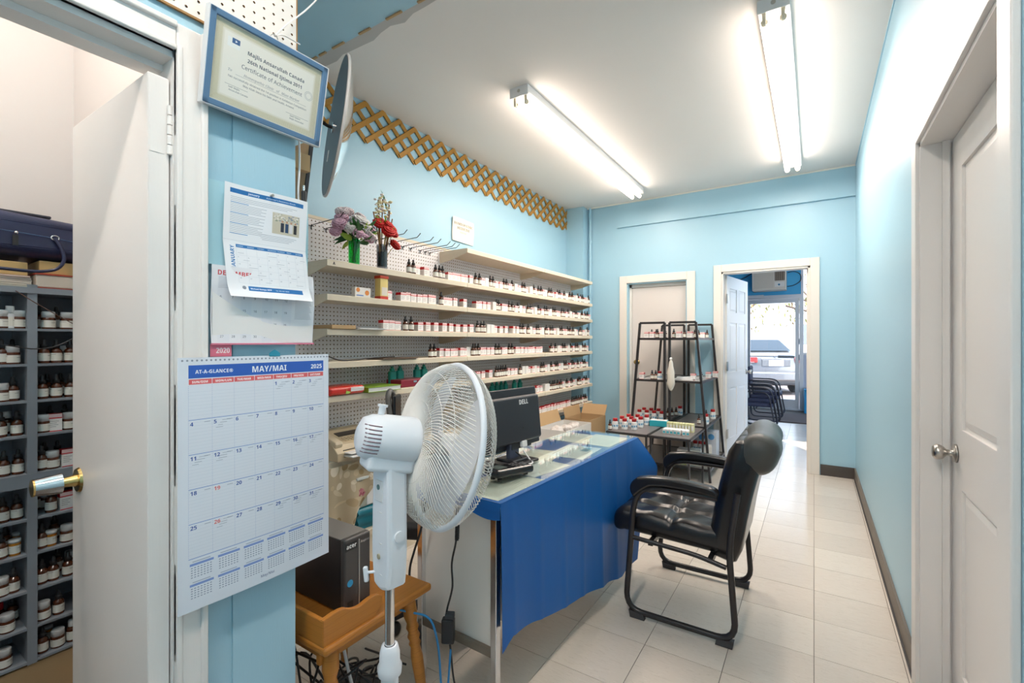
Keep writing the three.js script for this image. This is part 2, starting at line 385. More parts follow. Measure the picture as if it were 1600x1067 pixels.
// ---------------------------------------------------------------- pegboard with real holes
function pegboard(w, h, t, pitch, r, sides = 8) {    // local x 0..w, y 0..h, front at z = 0
  const nx = Math.round(w / pitch), ny = Math.round(h / pitch), px = w / nx, py = h / ny, front = [], wall = [];
  const quad = (arr, a, b, c, d) => arr.push(...a, ...b, ...c, ...a, ...c, ...d);
  const ring = [], sq = [];
  for (let k = 0; k < sides; k++) { const a = k / sides * Math.PI * 2, c = Math.cos(a), s = Math.sin(a), m = Math.max(Math.abs(c), Math.abs(s)); ring.push([r * c, r * s]); sq.push([c / m * px / 2, s / m * py / 2]); }
  for (let j = 0; j < ny; j++) for (let i = 0; i < nx; i++) {
    const cx = (i + .5) * px, cy = (j + .5) * py;
    for (let k = 0; k < sides; k++) {
      const q = (k + 1) % sides, A = [cx + ring[k][0], cy + ring[k][1], 0], B = [cx + sq[k][0], cy + sq[k][1], 0], C = [cx + sq[q][0], cy + sq[q][1], 0], D = [cx + ring[q][0], cy + ring[q][1], 0];
      quad(front, A, B, C, D); quad(wall, A, D, [D[0], D[1], -t], [A[0], A[1], -t]);
    }
  }
  const g = (arr) => { const o = new THREE.BufferGeometry(); o.setAttribute('position', new THREE.Float32BufferAttribute(arr, 3)); o.setAttribute('uv', new THREE.BufferAttribute(new Float32Array(arr.length / 3 * 2), 2)); o.computeVertexNormals(); return o; };
  return [g(front), g(wall)];
}
// ---------------------------------------------------------------- shop shelving along the left wall: three bays of 1.22 m
const XS = -2.5, SF = .285;                       // pegboard plane and shelf depth
const shelfY = [2.012, 1.748, 1.560, 1.370, 1.188, 1.000, .805, .593];
const lipGeo = (w) => {
  const s = [[0, 0], [SF - .004, 0], [SF, -.004], [SF, -.034], [SF - .012, -.034], [SF - .012, -.028], [0, -.028]];
  return place(extrude(s, w - .004, 0).rotateY(-Math.PI / 2), w - .002, 0, 0);   // profile x -> z, depth -> -x
};
const bracketGeo = place(extrude([[0, -.028], [SF - .015, -.028], [SF - .015, -.036], [SF * .45, -.075], [.03, -.088], [0, -.088]], .003).rotateY(-Math.PI / 2), .0015, 0, 0);
{
  const backing = std(rgb(.10, .08, .06), .9), names = ['nearest the calendar, with vases on top', 'in the middle, under the taped paper sign', 'farthest, next to the corner pipe'];
  const bayX = [1.58, 2.80, 4.02], bayW = [1.22, 1.22, 1.17];
  bayX.forEach((z0, i) => {
    const w = bayW[i], b = thing('shelving_bay', `beige metal shelving bay with white pegboard back, ${names[i]}`, 'shelving', [XS, 0, z0], Math.PI / 2, 'wall shelving bays');
    const [front, holes] = pegboard(w - .02, 1.6, .004, .0254, .0042);
    const pb = mesh('pegboard', [front], M.peg, b); pb.position.set(.01, .43, 0); pb.userData.kind = 'stuff';
    mesh('hole_walls', [holes], M.hardboard, pb).userData.kind = 'stuff';
    mesh('back_panel', [box(w, 1.62, .004, w / 2, 1.22, -.03)], backing, b);
    mesh('top_rail', [box(w, .02, .03, w / 2, 2.04, -.012)], M.shelfBeige, b);
    mesh('upright', [box(.022, 2.03, .034, 0, 1.015, -.014)], M.peg, b);
    if (i === 2) mesh('upright', [box(.022, 2.03, .034, w, 1.015, -.014)], M.peg, b);
    const lv = i === 0 ? [...shelfY.slice(1, 6), .637] : shelfY;
    for (const y of lv) {
      const s = share('shelf', (bayW.geo ??= {})[w] ??= join([lipGeo(w)]), M.shelfBeige, b, 0, y, 0);
      for (const e of [.006, w - .006]) share('shelf_bracket', bayW.br ??= join([bracketGeo]), M.shelfBeige, s, e, 0, 0);
    }
    if (i === 0) { const k = mesh('shelf_letter', [text('A', .016)], M.rubber, b); k.position.set(.045, shelfY[1] - .026, SF); }
    mesh('base_deck', [box(w - .002, .03, .36, w / 2, .205, .18), box(w - .01, .19, .02, w / 2, .095, .33)], M.shelfBeige, b);
  });
}
// display hooks on the pegboard
{
  const g = join([pipe([V(0, -.02, .003), V(0, 0, .003), V(0, .004, .015), V(0, .012, .27), V(0, .035, .30)], .0026, .008, 6), box(.034, .004, .004, 0, 0, .003)]);
  const zs = [1.676, 1.775, 2.16, 2.281, 2.408, 2.485, 2.585, 2.64, 2.69], nth = ['first', 'second', 'third', 'fourth', 'fifth', 'sixth', 'seventh', 'eighth', 'ninth'];
  zs.forEach((z, i) => { const o = single('display_hook', `empty steel display hook on top pegboard row, ${nth[i]} from the calendar end`, 'hook', [], M.black, [XS, 1.985, z], Math.PI / 2, 'pegboard display hooks'); o.geometry = g; });
}
// ---------------------------------------------------------------- expanding lattice on the left wall
function lattice(z0, n, label) {
  const p = .157, h = .262, span = 2 * p, t = thing('wooden_lattice', label, 'lattice', [XL, 2.69, z0], Math.PI / 2);
  const len = Math.hypot(span, h) + .012, ang = Math.atan2(h, span), slat = metric(rbox(len, .035, .007, 0, 0, 0, .0015, 1));
  for (let layer = 0; layer < 2; layer++) for (let i = -1; i < n; i++) {
    // a slat from the bottom at x = a to the top at x = a + span (or mirrored); ends of the run are cut short
    const dir = layer ? 1 : -1; let x0 = i * p, x1 = x0 + span, f0 = 0, f1 = 1;
    if (x0 < 0) f0 = -x0 / span; if (x1 > n * p) f1 = (n * p - x0) / span;
    if (f1 - f0 < .2) continue;
    const o = share('slat', f0 === 0 && f1 === 1 ? slat : metric(rbox(len * (f1 - f0), .035, .007, 0, 0, 0, .0015, 1)), M.latticeWood, t);
    const mid = (f0 + f1) / 2; o.position.set(x0 + span * mid, (dir > 0 ? mid : 1 - mid) * h, .008 + layer * .0072); o.rotation.z = dir * ang;
  }
  return t;
}
lattice(1.70, 13, 'brown wooden expanding lattice along the ceiling, piece above the vases');
lattice(3.77, 10, 'brown wooden expanding lattice along the ceiling, piece running to the back corner');

// ---------------------------------------------------------------- goods on the shelves
const ordinal = (n) => n + (n % 100 > 10 && n % 100 < 14 ? 'th' : ['th', 'st', 'nd', 'rd'][n % 10] ?? 'th');
const boxTex = canvas(256, 128, (c) => {
  c.fillStyle = '#f3efec'; c.fillRect(0, 0, 256, 128);
  c.fillStyle = '#c3131c'; c.fillRect(0, 0, 110, 36);                        // side: red band over white
  c.fillStyle = '#e4dfdc'; c.fillRect(0, 36, 110, 92);
  c.fillStyle = '#8a8784'; for (let i = 0; i < 6; i++) c.fillRect(12, 52 + i * 11, 60 + (i * 13) % 26, 3);
  c.fillStyle = '#f0c9c8'; c.fillRect(112, 0, 110, 26); c.fillStyle = '#d01f26'; c.fillRect(112, 26, 110, 8);       // front: red line
  c.fillStyle = '#a8a4a4'; for (let i = 0; i < 4; i++) c.fillRect(126, 52 + i * 13, 70 - (i * 17) % 30, 3.5);
  c.fillStyle = '#d01f26'; c.fillRect(112, 122, 110, 6);
  c.fillStyle = '#c3131c'; c.fillRect(226, 0, 30, 128);                      // top
});
const remedyMat = std(0xffffff, .45, { map: boxTex });
const remedyGeo = (w, h, d) => {
  const g = new THREE.BoxGeometry(w, h, d), uv = g.attributes.uv;
  const cells = [[.01, .42], [.01, .42], [.9, .98], [.5, .5], [.445, .86], [.445, .86]];
  for (let f = 0; f < 6; f++) for (let k = 0; k < 4; k++) { const i = f * 4 + k, [a, b] = cells[f]; uv.setX(i, a + (b - a) * uv.getX(i)); }
  return join([place(g, 0, h / 2, 0)]);
};
const remedy = [remedyGeo(.046, .064, .046), remedyGeo(.05, .06, .046), remedyGeo(.04, .066, .042)];
const plainBox = join([rbox(.05, .07, .045, 0, .035, 0, .002, 1)]);
const plainMat = std(rgb(.80, .78, .75), .5);
const labelTex = canvas(256, 64, (c) => {
  c.fillStyle = '#e9e6dc'; c.fillRect(0, 0, 256, 64); c.fillStyle = '#5d9a8c'; c.fillRect(96, 6, 12, 52); c.fillStyle = '#8d8a82';
  for (let i = 0; i < 6; i++) c.fillRect(116, 10 + i * 8, 50 - (i * 11) % 22, 2.6); c.fillRect(70, 12, 20, 3); c.fillRect(66, 22, 24, 3); c.fillRect(70, 32, 18, 3);
  c.fillRect(190, 10, 40, 3); c.fillRect(20, 20, 30, 3);
});
M.printLabel = std(0xffffff, .55, { map: labelTex });
const dropperParts = (k = 1, n = 14) => ({
  bottle: lathe([[0, 0], [.0148, 0], [.016, .002], [.016, .042], [.0145, .048], [.008, .054], [.008, .057], [0, .057]].map(([r, y]) => [r * k, y * k]), n),
  label: lathe([[.0163, .009], [.0163, .037]].map(([r, y]) => [r * k, y * k]), n),
  cap: lathe([[0, .055], [.0105, .055], [.0105, .066], [.0095, .068], [.0062, .069], [.0060, .080], [.0045, .086], [0, .0875]].map(([r, y]) => [r * k, y * k]), n),
});
const dp = dropperParts(1.12, 12);
function dropper(label, pos, turn, group, parts = dp) {
  const t = thing('dropper_bottle', label, 'bottle', pos, turn, group);
  share('bottle', parts.bottle, M.amber, t); share('label', parts.label, M.printLabel, t); share('dropper_cap', parts.cap, M.black, t); return t;
}
{
  const runs = {
    1: [[2.20, 2.27, 'd'], [2.28, 2.45, 's'], [2.46, 2.60, 'd'], [2.61, 2.93, 'b'], [2.93, 5.19, 'm']],
    2: [[2.02, 2.13, 's'], [2.15, 2.51, 'b'], [2.53, 2.56, 'd'], [2.56, 2.70, 'b'], [2.80, 2.90, 's'], [2.91, 2.94, 'd'], [2.95, 3.16, 'b'], [3.17, 5.19, 'm']],
    3: [[2.00, 2.17, 'b'], [2.18, 2.26, 'd'], [2.30, 2.52, 's'], [2.55, 2.95, 's'], [2.96, 3.08, 'd'], [3.09, 3.19, 'w'], [3.20, 3.47, 's'], [3.48, 5.19, 'm']],
    4: [[2.42, 2.51, 'd'], [2.53, 2.83, 'b'], [2.84, 2.89, 'w'], [2.89, 3.00, 'd'], [3.01, 3.20, 'b'], [3.21, 3.30, 'd'], [3.31, 3.41, 'b'], [3.42, 3.51, 'd'], [3.53, 4.05, 'b'], [4.20, 5.19, 'm']],
    5: [[2.87, 3.20, 's'], [3.21, 3.40, 'd'], [3.42, 3.59, 'b'], [3.60, 3.64, 'd'], [3.65, 3.75, 'w'], [3.76, 3.86, 'b'], [3.87, 5.14, 'm']],
    6: [[3.06, 3.27, 'b'], [3.33, 3.61, 'b'], [3.76, 4.05, 'b'], [4.07, 4.17, 'w'], [4.18, 4.38, 'd'], [4.40, 5.17, 'm']],
    7: [[3.09, 3.19, 'b'], [3.95, 4.67, 'b'], [4.69, 4.89, 'd'], [4.91, 5.17, 'm']],
  };
  const shelfName = { 1: 'vase shelf', 2: 'second shelf under vases', 3: 'third shelf under vases', 4: 'fourth shelf under vases', 5: 'fifth shelf under vases', 6: 'sixth shelf under vases', 7: 'lowest shelf' };
  const cycle = 'wdbddbwddbbddbdwbddb';
  for (const [k, list] of Object.entries(runs)) {
    const y = shelfY[k], grp = `remedies on the ${shelfName[k]}`; let n = 0, c = Number(k) * 3;
    for (const [a, b, kind] of list) {
      let z = a;
      while (z < b - .03) {
        const q = kind === 'm' ? cycle[c++ % cycle.length] : kind === 's' ? 'b' : kind;
        const v = Math.floor(rnd() * 3), wd = q === 'd' ? .038 : q === 'w' ? .053 : [.049, .053, .043][v];
        const X = XS + SF - .04 + (q === 'd' ? rr(-.004, .012) : rr(-.025, -.005)), pos = [X, y, z + wd / 2], where = `${ordinal(++n)} item from calendar end, ${shelfName[k]}`;
        if (q === 'd') dropper(`amber dropper bottle, ${where}`, pos, Math.PI / 2 + rr(-.4, .4), grp);
        else {
          const o = q === 'w' ? single('carton', `plain white carton, ${where}`, 'carton', [], plainMat, pos, Math.PI / 2, grp) : single('remedy_box', `white remedy box with red band, ${where}`, 'box', [], remedyMat, pos, Math.PI / 2 + rr(-.03, .03), grp);
          o.geometry = q === 'w' ? plainBox : remedy[v];
        }
        z += wd + (kind === 's' ? .03 : kind === 'm' ? rr(0, .012) : .001);
      }
    }
  }
}
{ // unseen globe lamp, added on the closet ceiling to brighten the closet
  const t = thing('added_closet_lamp', 'unseen white globe lamp added on the closet ceiling as fill light', 'lamp', [-1.85, H, .05]);
  mesh('lamp_base', [cyl(.06, .06, .03, 0, -.015, 0, 24)], M.whiteCap, t);
  mesh('globe', [place(new THREE.SphereGeometry(.09, 24, 16), 0, -.115, 0)], new THREE.MeshStandardMaterial({ color: 0xffffff, emissive: 0xffe8d6, emissiveIntensity: 1.4 }), t);
  const p = new THREE.PointLight(0xffe8d6, 1.8, 0, 2); p.position.set(-1.85, H - .22, -.05); p.castShadow = true; p.shadow.radius = 4; scene.add(p);  // fill light of the added lamp, lifts the closet interior
}
// ---------------------------------------------------------------- vases and flowers on the vase shelf
const green = [std(rgb(.03, .13, .025), .5, { side: THREE.DoubleSide }), std(rgb(.28, .42, .04), .5, { side: THREE.DoubleSide })];
function leafGeo(l, w) { const s = new THREE.Shape(); s.moveTo(0, 0); s.quadraticCurveTo(w, l * .45, 0, l); s.quadraticCurveTo(-w, l * .45, 0, 0); const g = new THREE.ShapeGeometry(s, 6), p = g.attributes.position; for (let i = 0; i < p.count; i++) p.setZ(i, -.35 * l * (p.getY(i) / l) ** 2 + Math.abs(p.getX(i)) * .3); g.computeVertexNormals(); return g; }
function bloom(r, petals, rings, open) {          // a ruffled flower head, axis +y
  const out = [];
  for (let k = 0; k < rings; k++) {
    const q = (k + 1) / rings, n = Math.round(petals * (.5 + q * .5));
    for (let i = 0; i < n; i++) {
      const g = new THREE.SphereGeometry(r * (.26 + .26 * q), 6, 4, 0, Math.PI * 2, 0, Math.PI * .55); g.scale(1, .35, .8); g.rotateX(-open * q * 1.2);
      g.translate(0, r * (.55 - .5 * q * q), r * .62 * q); g.rotateY(i / n * Math.PI * 2 + k * .7 + rr(-.15, .15)); out.push(g);
    }
  }
  return join(out);
}
function aim(o, dir) { o.quaternion.setFromUnitVectors(V(0, 1, 0), dir.clone().normalize()); return o; }
{
  const vaseG = phys(rgb(.10, .80, .36), .04, { transmission: 1, thickness: 0, ior: 1.5 });
  const v = thing('flower_vase', 'green glass vase of pink and white artificial flowers on the shelf', 'vase', [XS + .245, shelfY[1], 1.79], Math.PI / 2);
  mesh('vase_body', [lathe([[0, .002], [.030, .002], [.031, .006], [.033, .145], [.031, .145], [.029, .012], [0, .012]], 28)], vaseG, v);
  const pink = std(rgb(.76, .47, .60), .6), pale = std(rgb(.88, .76, .78), .6), white = std(rgb(.85, .82, .80), .6);
  for (let i = 0; i < 9; i++) mesh('stem', [tube([V(rr(-.015, .015), .015, rr(-.015, .015)), V(rr(-.02, .02), .12, rr(-.01, .02)), V(rr(-.06, .06), .21, rr(0, .05))], .0022, 8, 5)], green[0], v);
  const heads = [[.005, .225, .04, .078, white, pale], [-.085, .245, .0, .05, pink, pale], [-.115, .205, .02, .052, pink, pink], [-.075, .285, -.01, .048, pale, pink], [.085, .205, .03, .05, pink, pale], [.06, .165, .07, .042, pale, pink], [-.03, .165, .07, .042, pink, pale], [-.125, .165, .0, .042, pink, pink], [.115, .235, .0, .042, pale, pink], [.04, .28, .0, .045, pale, white], [.02, .15, .075, .034, pink, pink], [-.075, .19, .05, .045, white, pale], [.09, .16, .02, .038, pink, pink], [-.03, .30, -.02, .045, pale, pink]];
  for (const [x, y, z, r, a, b] of heads) { const h = mesh('flower_head', [bloom(r, 9, 3, 1)], a, v); h.position.set(x, y, z); aim(h, V(x * 2, .35, .22 + z)); mesh('flower_heart', [bloom(r * .5, 6, 2, .4)], b, h).position.y = r * .25; }
  for (let i = 0; i < 44; i++) { const a = rr(0, 6.3), y = rr(.13, .20), l = mesh('leaf', [leafGeo(rr(.07, .12), rr(.022, .036))], green[i % 5 === 0 ? 1 : 0], v); l.position.set(Math.cos(a) * .025, y, Math.sin(a) * .025 + .01); aim(l, V(Math.cos(a), rr(-.15, .5), Math.sin(a) * .8 + .2)); }
  for (let i = 0; i < 40; i++) { const a = rr(0, 6.3), l = mesh('tiny_blossom', [new THREE.IcosahedronGeometry(rr(.004, .007), 0)], white, v); l.position.set(Math.cos(a) * rr(.05, .1), rr(.14, .2), Math.abs(Math.sin(a)) * .07 + .02); }

  const w = thing('flower_vase', 'smoky glass vase of red carnations and tall dry twigs on the shelf', 'vase', [XS + .25, shelfY[1], 1.995], Math.PI / 2);
  mesh('vase_body', [lathe([[0, .002], [.031, .002], [.032, .006], [.034, .15], [.032, .15], [.030, .014], [0, .014]], 28)], phys(rgb(.60, .61, .63), .04, { transmission: 1, thickness: 0, ior: 1.5 }), w);
  mesh('dark_pebbles', [cyl(.027, .027, .09, 0, .06, 0, 18)], std(rgb(.02, .025, .035), .3), w);
  const red = std(rgb(.62, .012, .01), .55), twig = std(rgb(.22, .11, .04), .7), straw = std(rgb(.55, .40, .16), .7), ivory = std(rgb(.80, .72, .45), .6);
  for (const [x, y, z, r] of [[-.045, .265, .02, .046], [.005, .262, .04, .046], [.045, .25, .03, .045], [-.015, .215, .065, .052], [.075, .255, .0, .042], [.055, .150, .05, .046], [.04, .22, .05, .042], [-.02, .29, .0, .038]]) { const h = mesh('carnation', [bloom(r, 12, 3, .8)], red, w); h.position.set(x, y, z); aim(h, V(x * 3, .35, .35)); mesh('stem', [tube([V(x * .2, .03, 0), V(x * .5, y * .6, z * .4), V(x, y, z)], .0022, 8, 5)], straw, w); }
  for (const [x, y, z] of [[-.085, .335, .02], [-.03, .42, .0], [.015, .44, -.01], [.06, .42, .0], [.085, .33, .0], [.045, .37, .02], [-.01, .36, -.02]]) mesh('twig', [tube([V(x * .15, .03, 0), V(x * .5, y * .5, z), V(x, y, z)], .0038, 8, 5)], twig, w);
  for (const [x, y] of [[-.025, .36], [.0, .40], [.03, .38]]) for (let i = 0; i < 12; i++) { const s = mesh('orchid_petal', [new THREE.SphereGeometry(rr(.008, .014), 6, 5)], i % 3 ? ivory : white, w); s.scale.set(1, .6, 1.2); s.position.set(x * 1.4 + rr(-.022, .022), y - i * .010 + .06, rr(-.015, .02)); }
  for (let i = 0; i < 14; i++) { const a = rr(0, 6.3), l = mesh('leaf', [leafGeo(rr(.04, .07), rr(.010, .016))], green[i % 2], w); l.position.set(Math.cos(a) * .03, rr(.16, .3), Math.sin(a) * .03 + .01); aim(l, V(Math.cos(a), .5, Math.sin(a))); }
  mesh('tall_leaf', [leafGeo(.16, .012)], green[0], w).position.set(.045, .36, -.01);
}
// ---------------------------------------------------------------- paper sign on the wall
const sheet = (w, h, bend = 0, n = 12) => { const g = new THREE.PlaneGeometry(w, h, n, n), p = g.attributes.position; for (let i = 0; i < p.count; i++) { const x = p.getX(i) / w, y = p.getY(i) / h; p.setZ(i, bend * (.25 - x * x) + bend * .35 * Math.sin(y * 5 + x * 2)); } g.computeVertexNormals(); return g; };
const block = (w, h, t) => box(w - .002, h - .002, t, 0, 0, -t / 2 - .0006);
const print = (tex, o = {}) => std(0xffffff, .6, { map: tex, side: THREE.DoubleSide, ...o });
{
  const tex = canvas(300, 220, (c) => {
    c.fillStyle = '#efe6d6'; c.fillRect(0, 0, 300, 220); c.fillStyle = '#4a453c'; c.textAlign = 'center';
    c.font = 'bold 33px serif'; c.fillText('HOMEOPATHIC', 148, 66); c.fillText('MEDICINE', 148, 104); c.font = '20px serif'; c.fillStyle = '#8f8a80'; c.fillText('FOR YOU', 148, 136);
  });
  const o = single('paper_sign', 'small cream paper sign taped to the blue wall above the pegboard', 'sign', [sheet(.295, .205, .012)], print(tex), [XL + .012, 2.275, 3.24], Math.PI / 2);
  o.rotation.order = 'YXZ'; o.rotation.z = -.02;
}
// ---------------------------------------------------------------- other things on the shelves of the near bay
{
  const T = Math.PI / 2, X = XS + .22;
  const t1 = thing('medicine_box', 'small white box with orange circles on the second shelf under vases', 'box', [X, shelfY[2], 1.86], T);
  mesh('carton_body', [rbox(.115, .062, .035, 0, .031, 0, .002)], plainMat, t1);
  for (const [x, y, r] of [[-.036, .046, .013], [.03, .032, .015]]) mesh('printed_spot', [cylZ(r, r, .001, x, y, .018, 20)], std(rgb(.75, .25, .04), .5), t1);
  mesh('printed_line', [box(.05, .006, .001, -.022, .014, .018)], std(rgb(.12, .25, .6), .5), t1);
  const t2 = thing('tall_tin', 'tall yellow carton with red lid on the second shelf under vases', 'carton', [X + .02, shelfY[2], 2.0], T);
  mesh('carton_body', [rbox(.062, .115, .05, 0, .072, 0, .003)], std(rgb(.80, .62, .22), .5), t2);
  mesh('lid', [rbox(.070, .018, .058, 0, .138, 0, .004)], std(rgb(.65, .06, .02), .45), t2);
  mesh('foot_band', [rbox(.064, .020, .052, 0, .010, 0, .002)], std(rgb(.66, .05, .03), .45), t2);
  mesh('picture_panel', [box(.044, .05, .001, .002, .05, .0256)], std(rgb(.78, .70, .60), .5), t2);
  single('notepad', 'brown corrugated pad lying at the end of the third shelf under vases', 'pad', [rbox(.16, .022, .20, 0, .011, 0, .003)], M.kraft, [X - .02, shelfY[3], 1.68], T);
  const pp = thing('paper_stack', 'flat stack of loose papers beside the brown corrugated pad', 'papers', [X, shelfY[3], 1.87], T);
  for (let i = 0; i < 4; i++) { const s = mesh('paper_sheet', [rbox(.21, .002, .2, 0, .001 + i * .0024, 0, .0005, 1)], M.paper, pp); s.rotation.y = rr(-.12, .12); }
  const st = thing('strap_folder', 'dark leather folder with a strap on the fourth shelf under vases', 'folder', [X, shelfY[4], 2.09], T);
  mesh('cover', [rbox(.30, .008, .16, .02, .004, 0, .003)], std(rgb(.10, .06, .035), .5), st);
  mesh('strap', [tube([V(-.5, .04, .03), V(-.42, .008, .05), V(-.2, .012, .04), V(-.13, .016, .05), V(-.02, .018, .06)], .004, 24, 6)], M.black, st);
  const pk = thing('snack_packet', 'red plastic packet with green leaf print on fifth shelf under vases', 'packet', [X, shelfY[5], 1.70], T);
  const pg = new RoundedBoxGeometry(.24, .045, .18, 4, .018); { const p = pg.attributes.position; for (let i = 0; i < p.count; i++) p.setY(i, p.getY(i) * (1 + .18 * Math.sin(p.getX(i) * 60) * Math.cos(p.getZ(i) * 40)) + .026); pg.computeVertexNormals(); }
  mesh('packet_body', [pg], std(rgb(.62, .03, .02), .25), pk);
  const gl = mesh('printed_leaf', [leafGeo(.06, .03)], green[1], pk); gl.position.set(-.02, .008, .0925); gl.rotation.set(-.1, 0, -.9);
  mesh('printed_band', [sheet(.09, .022, .003)], M.paper, pk).position.set(.06, .03, .0925);
  const bk = thing('green_book', 'thin green book lying beside the red packet on the shelf', 'book', [X, shelfY[5], 1.96], T);
  mesh('cover', [box(.26, .003, .2, 0, .0015, 0), box(.26, .003, .2, 0, .0285, 0), box(.003, .027, .2, -.1285, .015, 0)], std(rgb(.22, .38, .03), .45), bk);
  mesh('pages', [box(.25, .0238, .19, .002, .015, 0)], M.paper, bk);
  const rb = thing('red_case', 'dark red flat case behind the fan on the fifth shelf', 'case', [X - .03, shelfY[5], 2.27], T);
  mesh('case_body', [rbox(.25, .05, .14, 0, .025, 0, .006)], std(rgb(.25, .012, .03), .3), rb); mesh('clasp', [box(.03, .012, .003, 0, .034, .071)], M.chrome, rb);
  const tealM = std(rgb(.01, .30, .24), .3), wc = std(rgb(.30, .05, .07), .4);
  const teal = (z, y, label, dx = -.07) => { const t = thing('teal_bottle', label, 'bottle', [X + dx, y, z], T, 'teal bottles'); mesh('bottle_body', [rbox(.055, .105, .03, 0, .0525, 0, .01, 3)], tealM, t); mesh('shoulder', [rbox(.03, .02, .025, 0, .112, 0, .006)], tealM, t); mesh('bottle_cap', [cyl(.010, .010, .014, 0, .128, 0, 14)], tealM, t); };
  [2.17, 2.24, 2.40, 2.47].forEach((z, i) => teal(z, shelfY[5], `teal plastic bottle behind the dark red case, ${ordinal(i + 1)} from calendar end`));
  [3.36, 3.43, 3.50, 3.57, 3.72, 3.82].forEach((z, i) => teal(z, shelfY[6], `teal plastic bottle behind remedy boxes, sixth shelf, ${ordinal(i + 1)} from calendar end`, -.10));
}
{ // fax machine
  const t = thing('fax_machine', 'beige fax machine with handset on the low shelf beside the calendar', 'fax machine', [XS + .16, .637, 1.80], Math.PI / 2);
  const be = std(rgb(.60, .50, .34), .5), dk = std(rgb(.05, .045, .04), .4);
  const prof = [[-.13, 0], [.15, 0], [.15, .04], [.11, .075], [-.06, .125], [-.13, .125]];      // z, y
  mesh('case', [place(extrude(prof, .34, .004).rotateY(-Math.PI / 2), .17, .004, 0)], be, t);
  mesh('paper_tray', [rbox(.31, .008, .10, .02, .03, .18, .003), rbox(.30, .006, .08, .02, .045, .17, .003)], M.paper, t);
  mesh('slot', [box(.30, .007, .004, .02, .055, .143), box(.3, .006, .004, .02, .024, .155)], dk, t);
  const pn = mesh('control_panel', [box(.20, .002, .05, .03, 0, 0)], dk, t); pn.position.set(.0, .117, .0); pn.rotation.x = .29;
  const keys = mesh('keypad', [], be, t); const kg = []; for (let i = 0; i < 4; i++) for (let j = 0; j < 3; j++) kg.push(rbox(.016, .004, .012, -.06 + i * .022, 0, -.02 + j * .017, .001, 1)); keys.geometry = join(kg); keys.position.set(.0, .098, .066); keys.rotation.x = .29;
  const sb = mesh('start_button', [cyl(.009, .009, .005, 0, 0, 0, 14)], std(rgb(.4, .12, .03), .4), t); sb.position.set(.10, .094, .08); sb.rotation.x = .29;
  const hs = mesh('handset', [rbox(.05, .022, .20, 0, 0, 0, .009), rbox(.052, .03, .05, 0, -.01, .08, .009), rbox(.052, .03, .05, 0, -.01, -.08, .009)], std(rgb(.66, .56, .40), .45), t); hs.position.set(-.145, .118, .03); hs.rotation.x = .25;
}
{ // floral cloth hanging from the low shelf, clear bin and teal cloth under it
  const tex = canvas(512, 512, (c, w, h) => {
    c.fillStyle = '#b8a98e'; c.fillRect(0, 0, w, h);
    for (let i = 0; i < 90; i++) { c.globalAlpha = rr(.4, .9); c.fillStyle = ['#d9cdb4', '#e9e0cf', '#8a7450', '#6b5636', '#cdbb9b', '#a08a62'][Math.floor(rnd() * 6)]; c.beginPath(); c.ellipse(rr(0, w), rr(0, h), rr(10, 46), rr(6, 26), rr(0, 3), 0, 7); c.fill(); }
    for (let f = 0; f < 9; f++) { const x = rr(30, w - 30), y = rr(30, h - 30), r = rr(20, 46), red = f % 3; for (let i = 0; i < 26; i++) { c.globalAlpha = rr(.5, .9); c.fillStyle = red ? ['#b4677a', '#c98b96', '#8e3f4f'][i % 3] : ['#efe8da', '#ddd0ba', '#f6f1e6'][i % 3]; c.beginPath(); c.ellipse(x + rr(-r, r) * .7, y + rr(-r, r) * .7, rr(4, 12), rr(3, 9), rr(0, 3), 0, 7); c.fill(); } }
    c.globalAlpha = 1;
  }, true);
  const n = 30, m = 24, pos = [], uv = [], idx = [];
  for (let j = 0; j <= m; j++) for (let i = 0; i <= n; i++) {
    const s = i / n, v = j / m, wd = .55 * (1 - .62 * v), x = -.12 + s * wd, y = -v * .44, z = .03 * v + .018 * Math.sin(x * 42 + v * 2) * (.3 + v) + .012 * Math.sin(x * 17 + v * 9);
    pos.push(x, y, z); uv.push(x / .5, y / .5);
  }
  for (let j = 0; j < m; j++) for (let i = 0; i < n; i++) { const a = j * (n + 1) + i; idx.push(a, a + n + 1, a + 1, a + 1, a + n + 1, a + n + 2); }
  const g = new THREE.BufferGeometry(); g.setAttribute('position', new THREE.Float32BufferAttribute(pos, 3)); g.setAttribute('uv', new THREE.Float32BufferAttribute(uv, 2)); g.setIndex(idx); g.computeVertexNormals();
  single('floral_cloth', 'beige flowered cloth hanging down from the fax machine shelf', 'cloth', [g], std(0xffffff, .85, { map: tex, side: THREE.DoubleSide }), [XS + SF + .012, .612, 1.56], Math.PI / 2);
  const bin = thing('storage_bin', 'milky grey storage bin with pale lid below the fax shelf', 'bin', [XS + .17, .335, 2.08], Math.PI / 2);
  mesh('bin_body', [rbox(.62, .165, .26, 0, .0825, 0, .01)], std(rgb(.42, .45, .40), .3), bin); mesh('bin_lid', [rbox(.64, .016, .28, 0, .173, 0, .005)], std(rgb(.62, .68, .68), .2), bin); mesh('bin_end', [rbox(.05, .14, .004, -.22, .08, .131, .001)], M.paper, bin);
  const tg = new THREE.BoxGeometry(.68, .113, .30, 40, 6, 16), p = tg.attributes.position; for (let i = 0; i < p.count; i++) { const x = p.getX(i), y = p.getY(i), z = p.getZ(i); p.setZ(i, z + (z > 0 ? .012 * Math.sin(y * 120 + x * 9) + .008 * Math.sin(x * 26) : 0)); } tg.computeVertexNormals();
  single('teal_fabric', 'folded shiny teal fabric stacked under the grey storage bin', 'fabric', [tg], std(rgb(.005, .17, .24), .35), [XS + .18, .278, 2.09], Math.PI / 2);
}
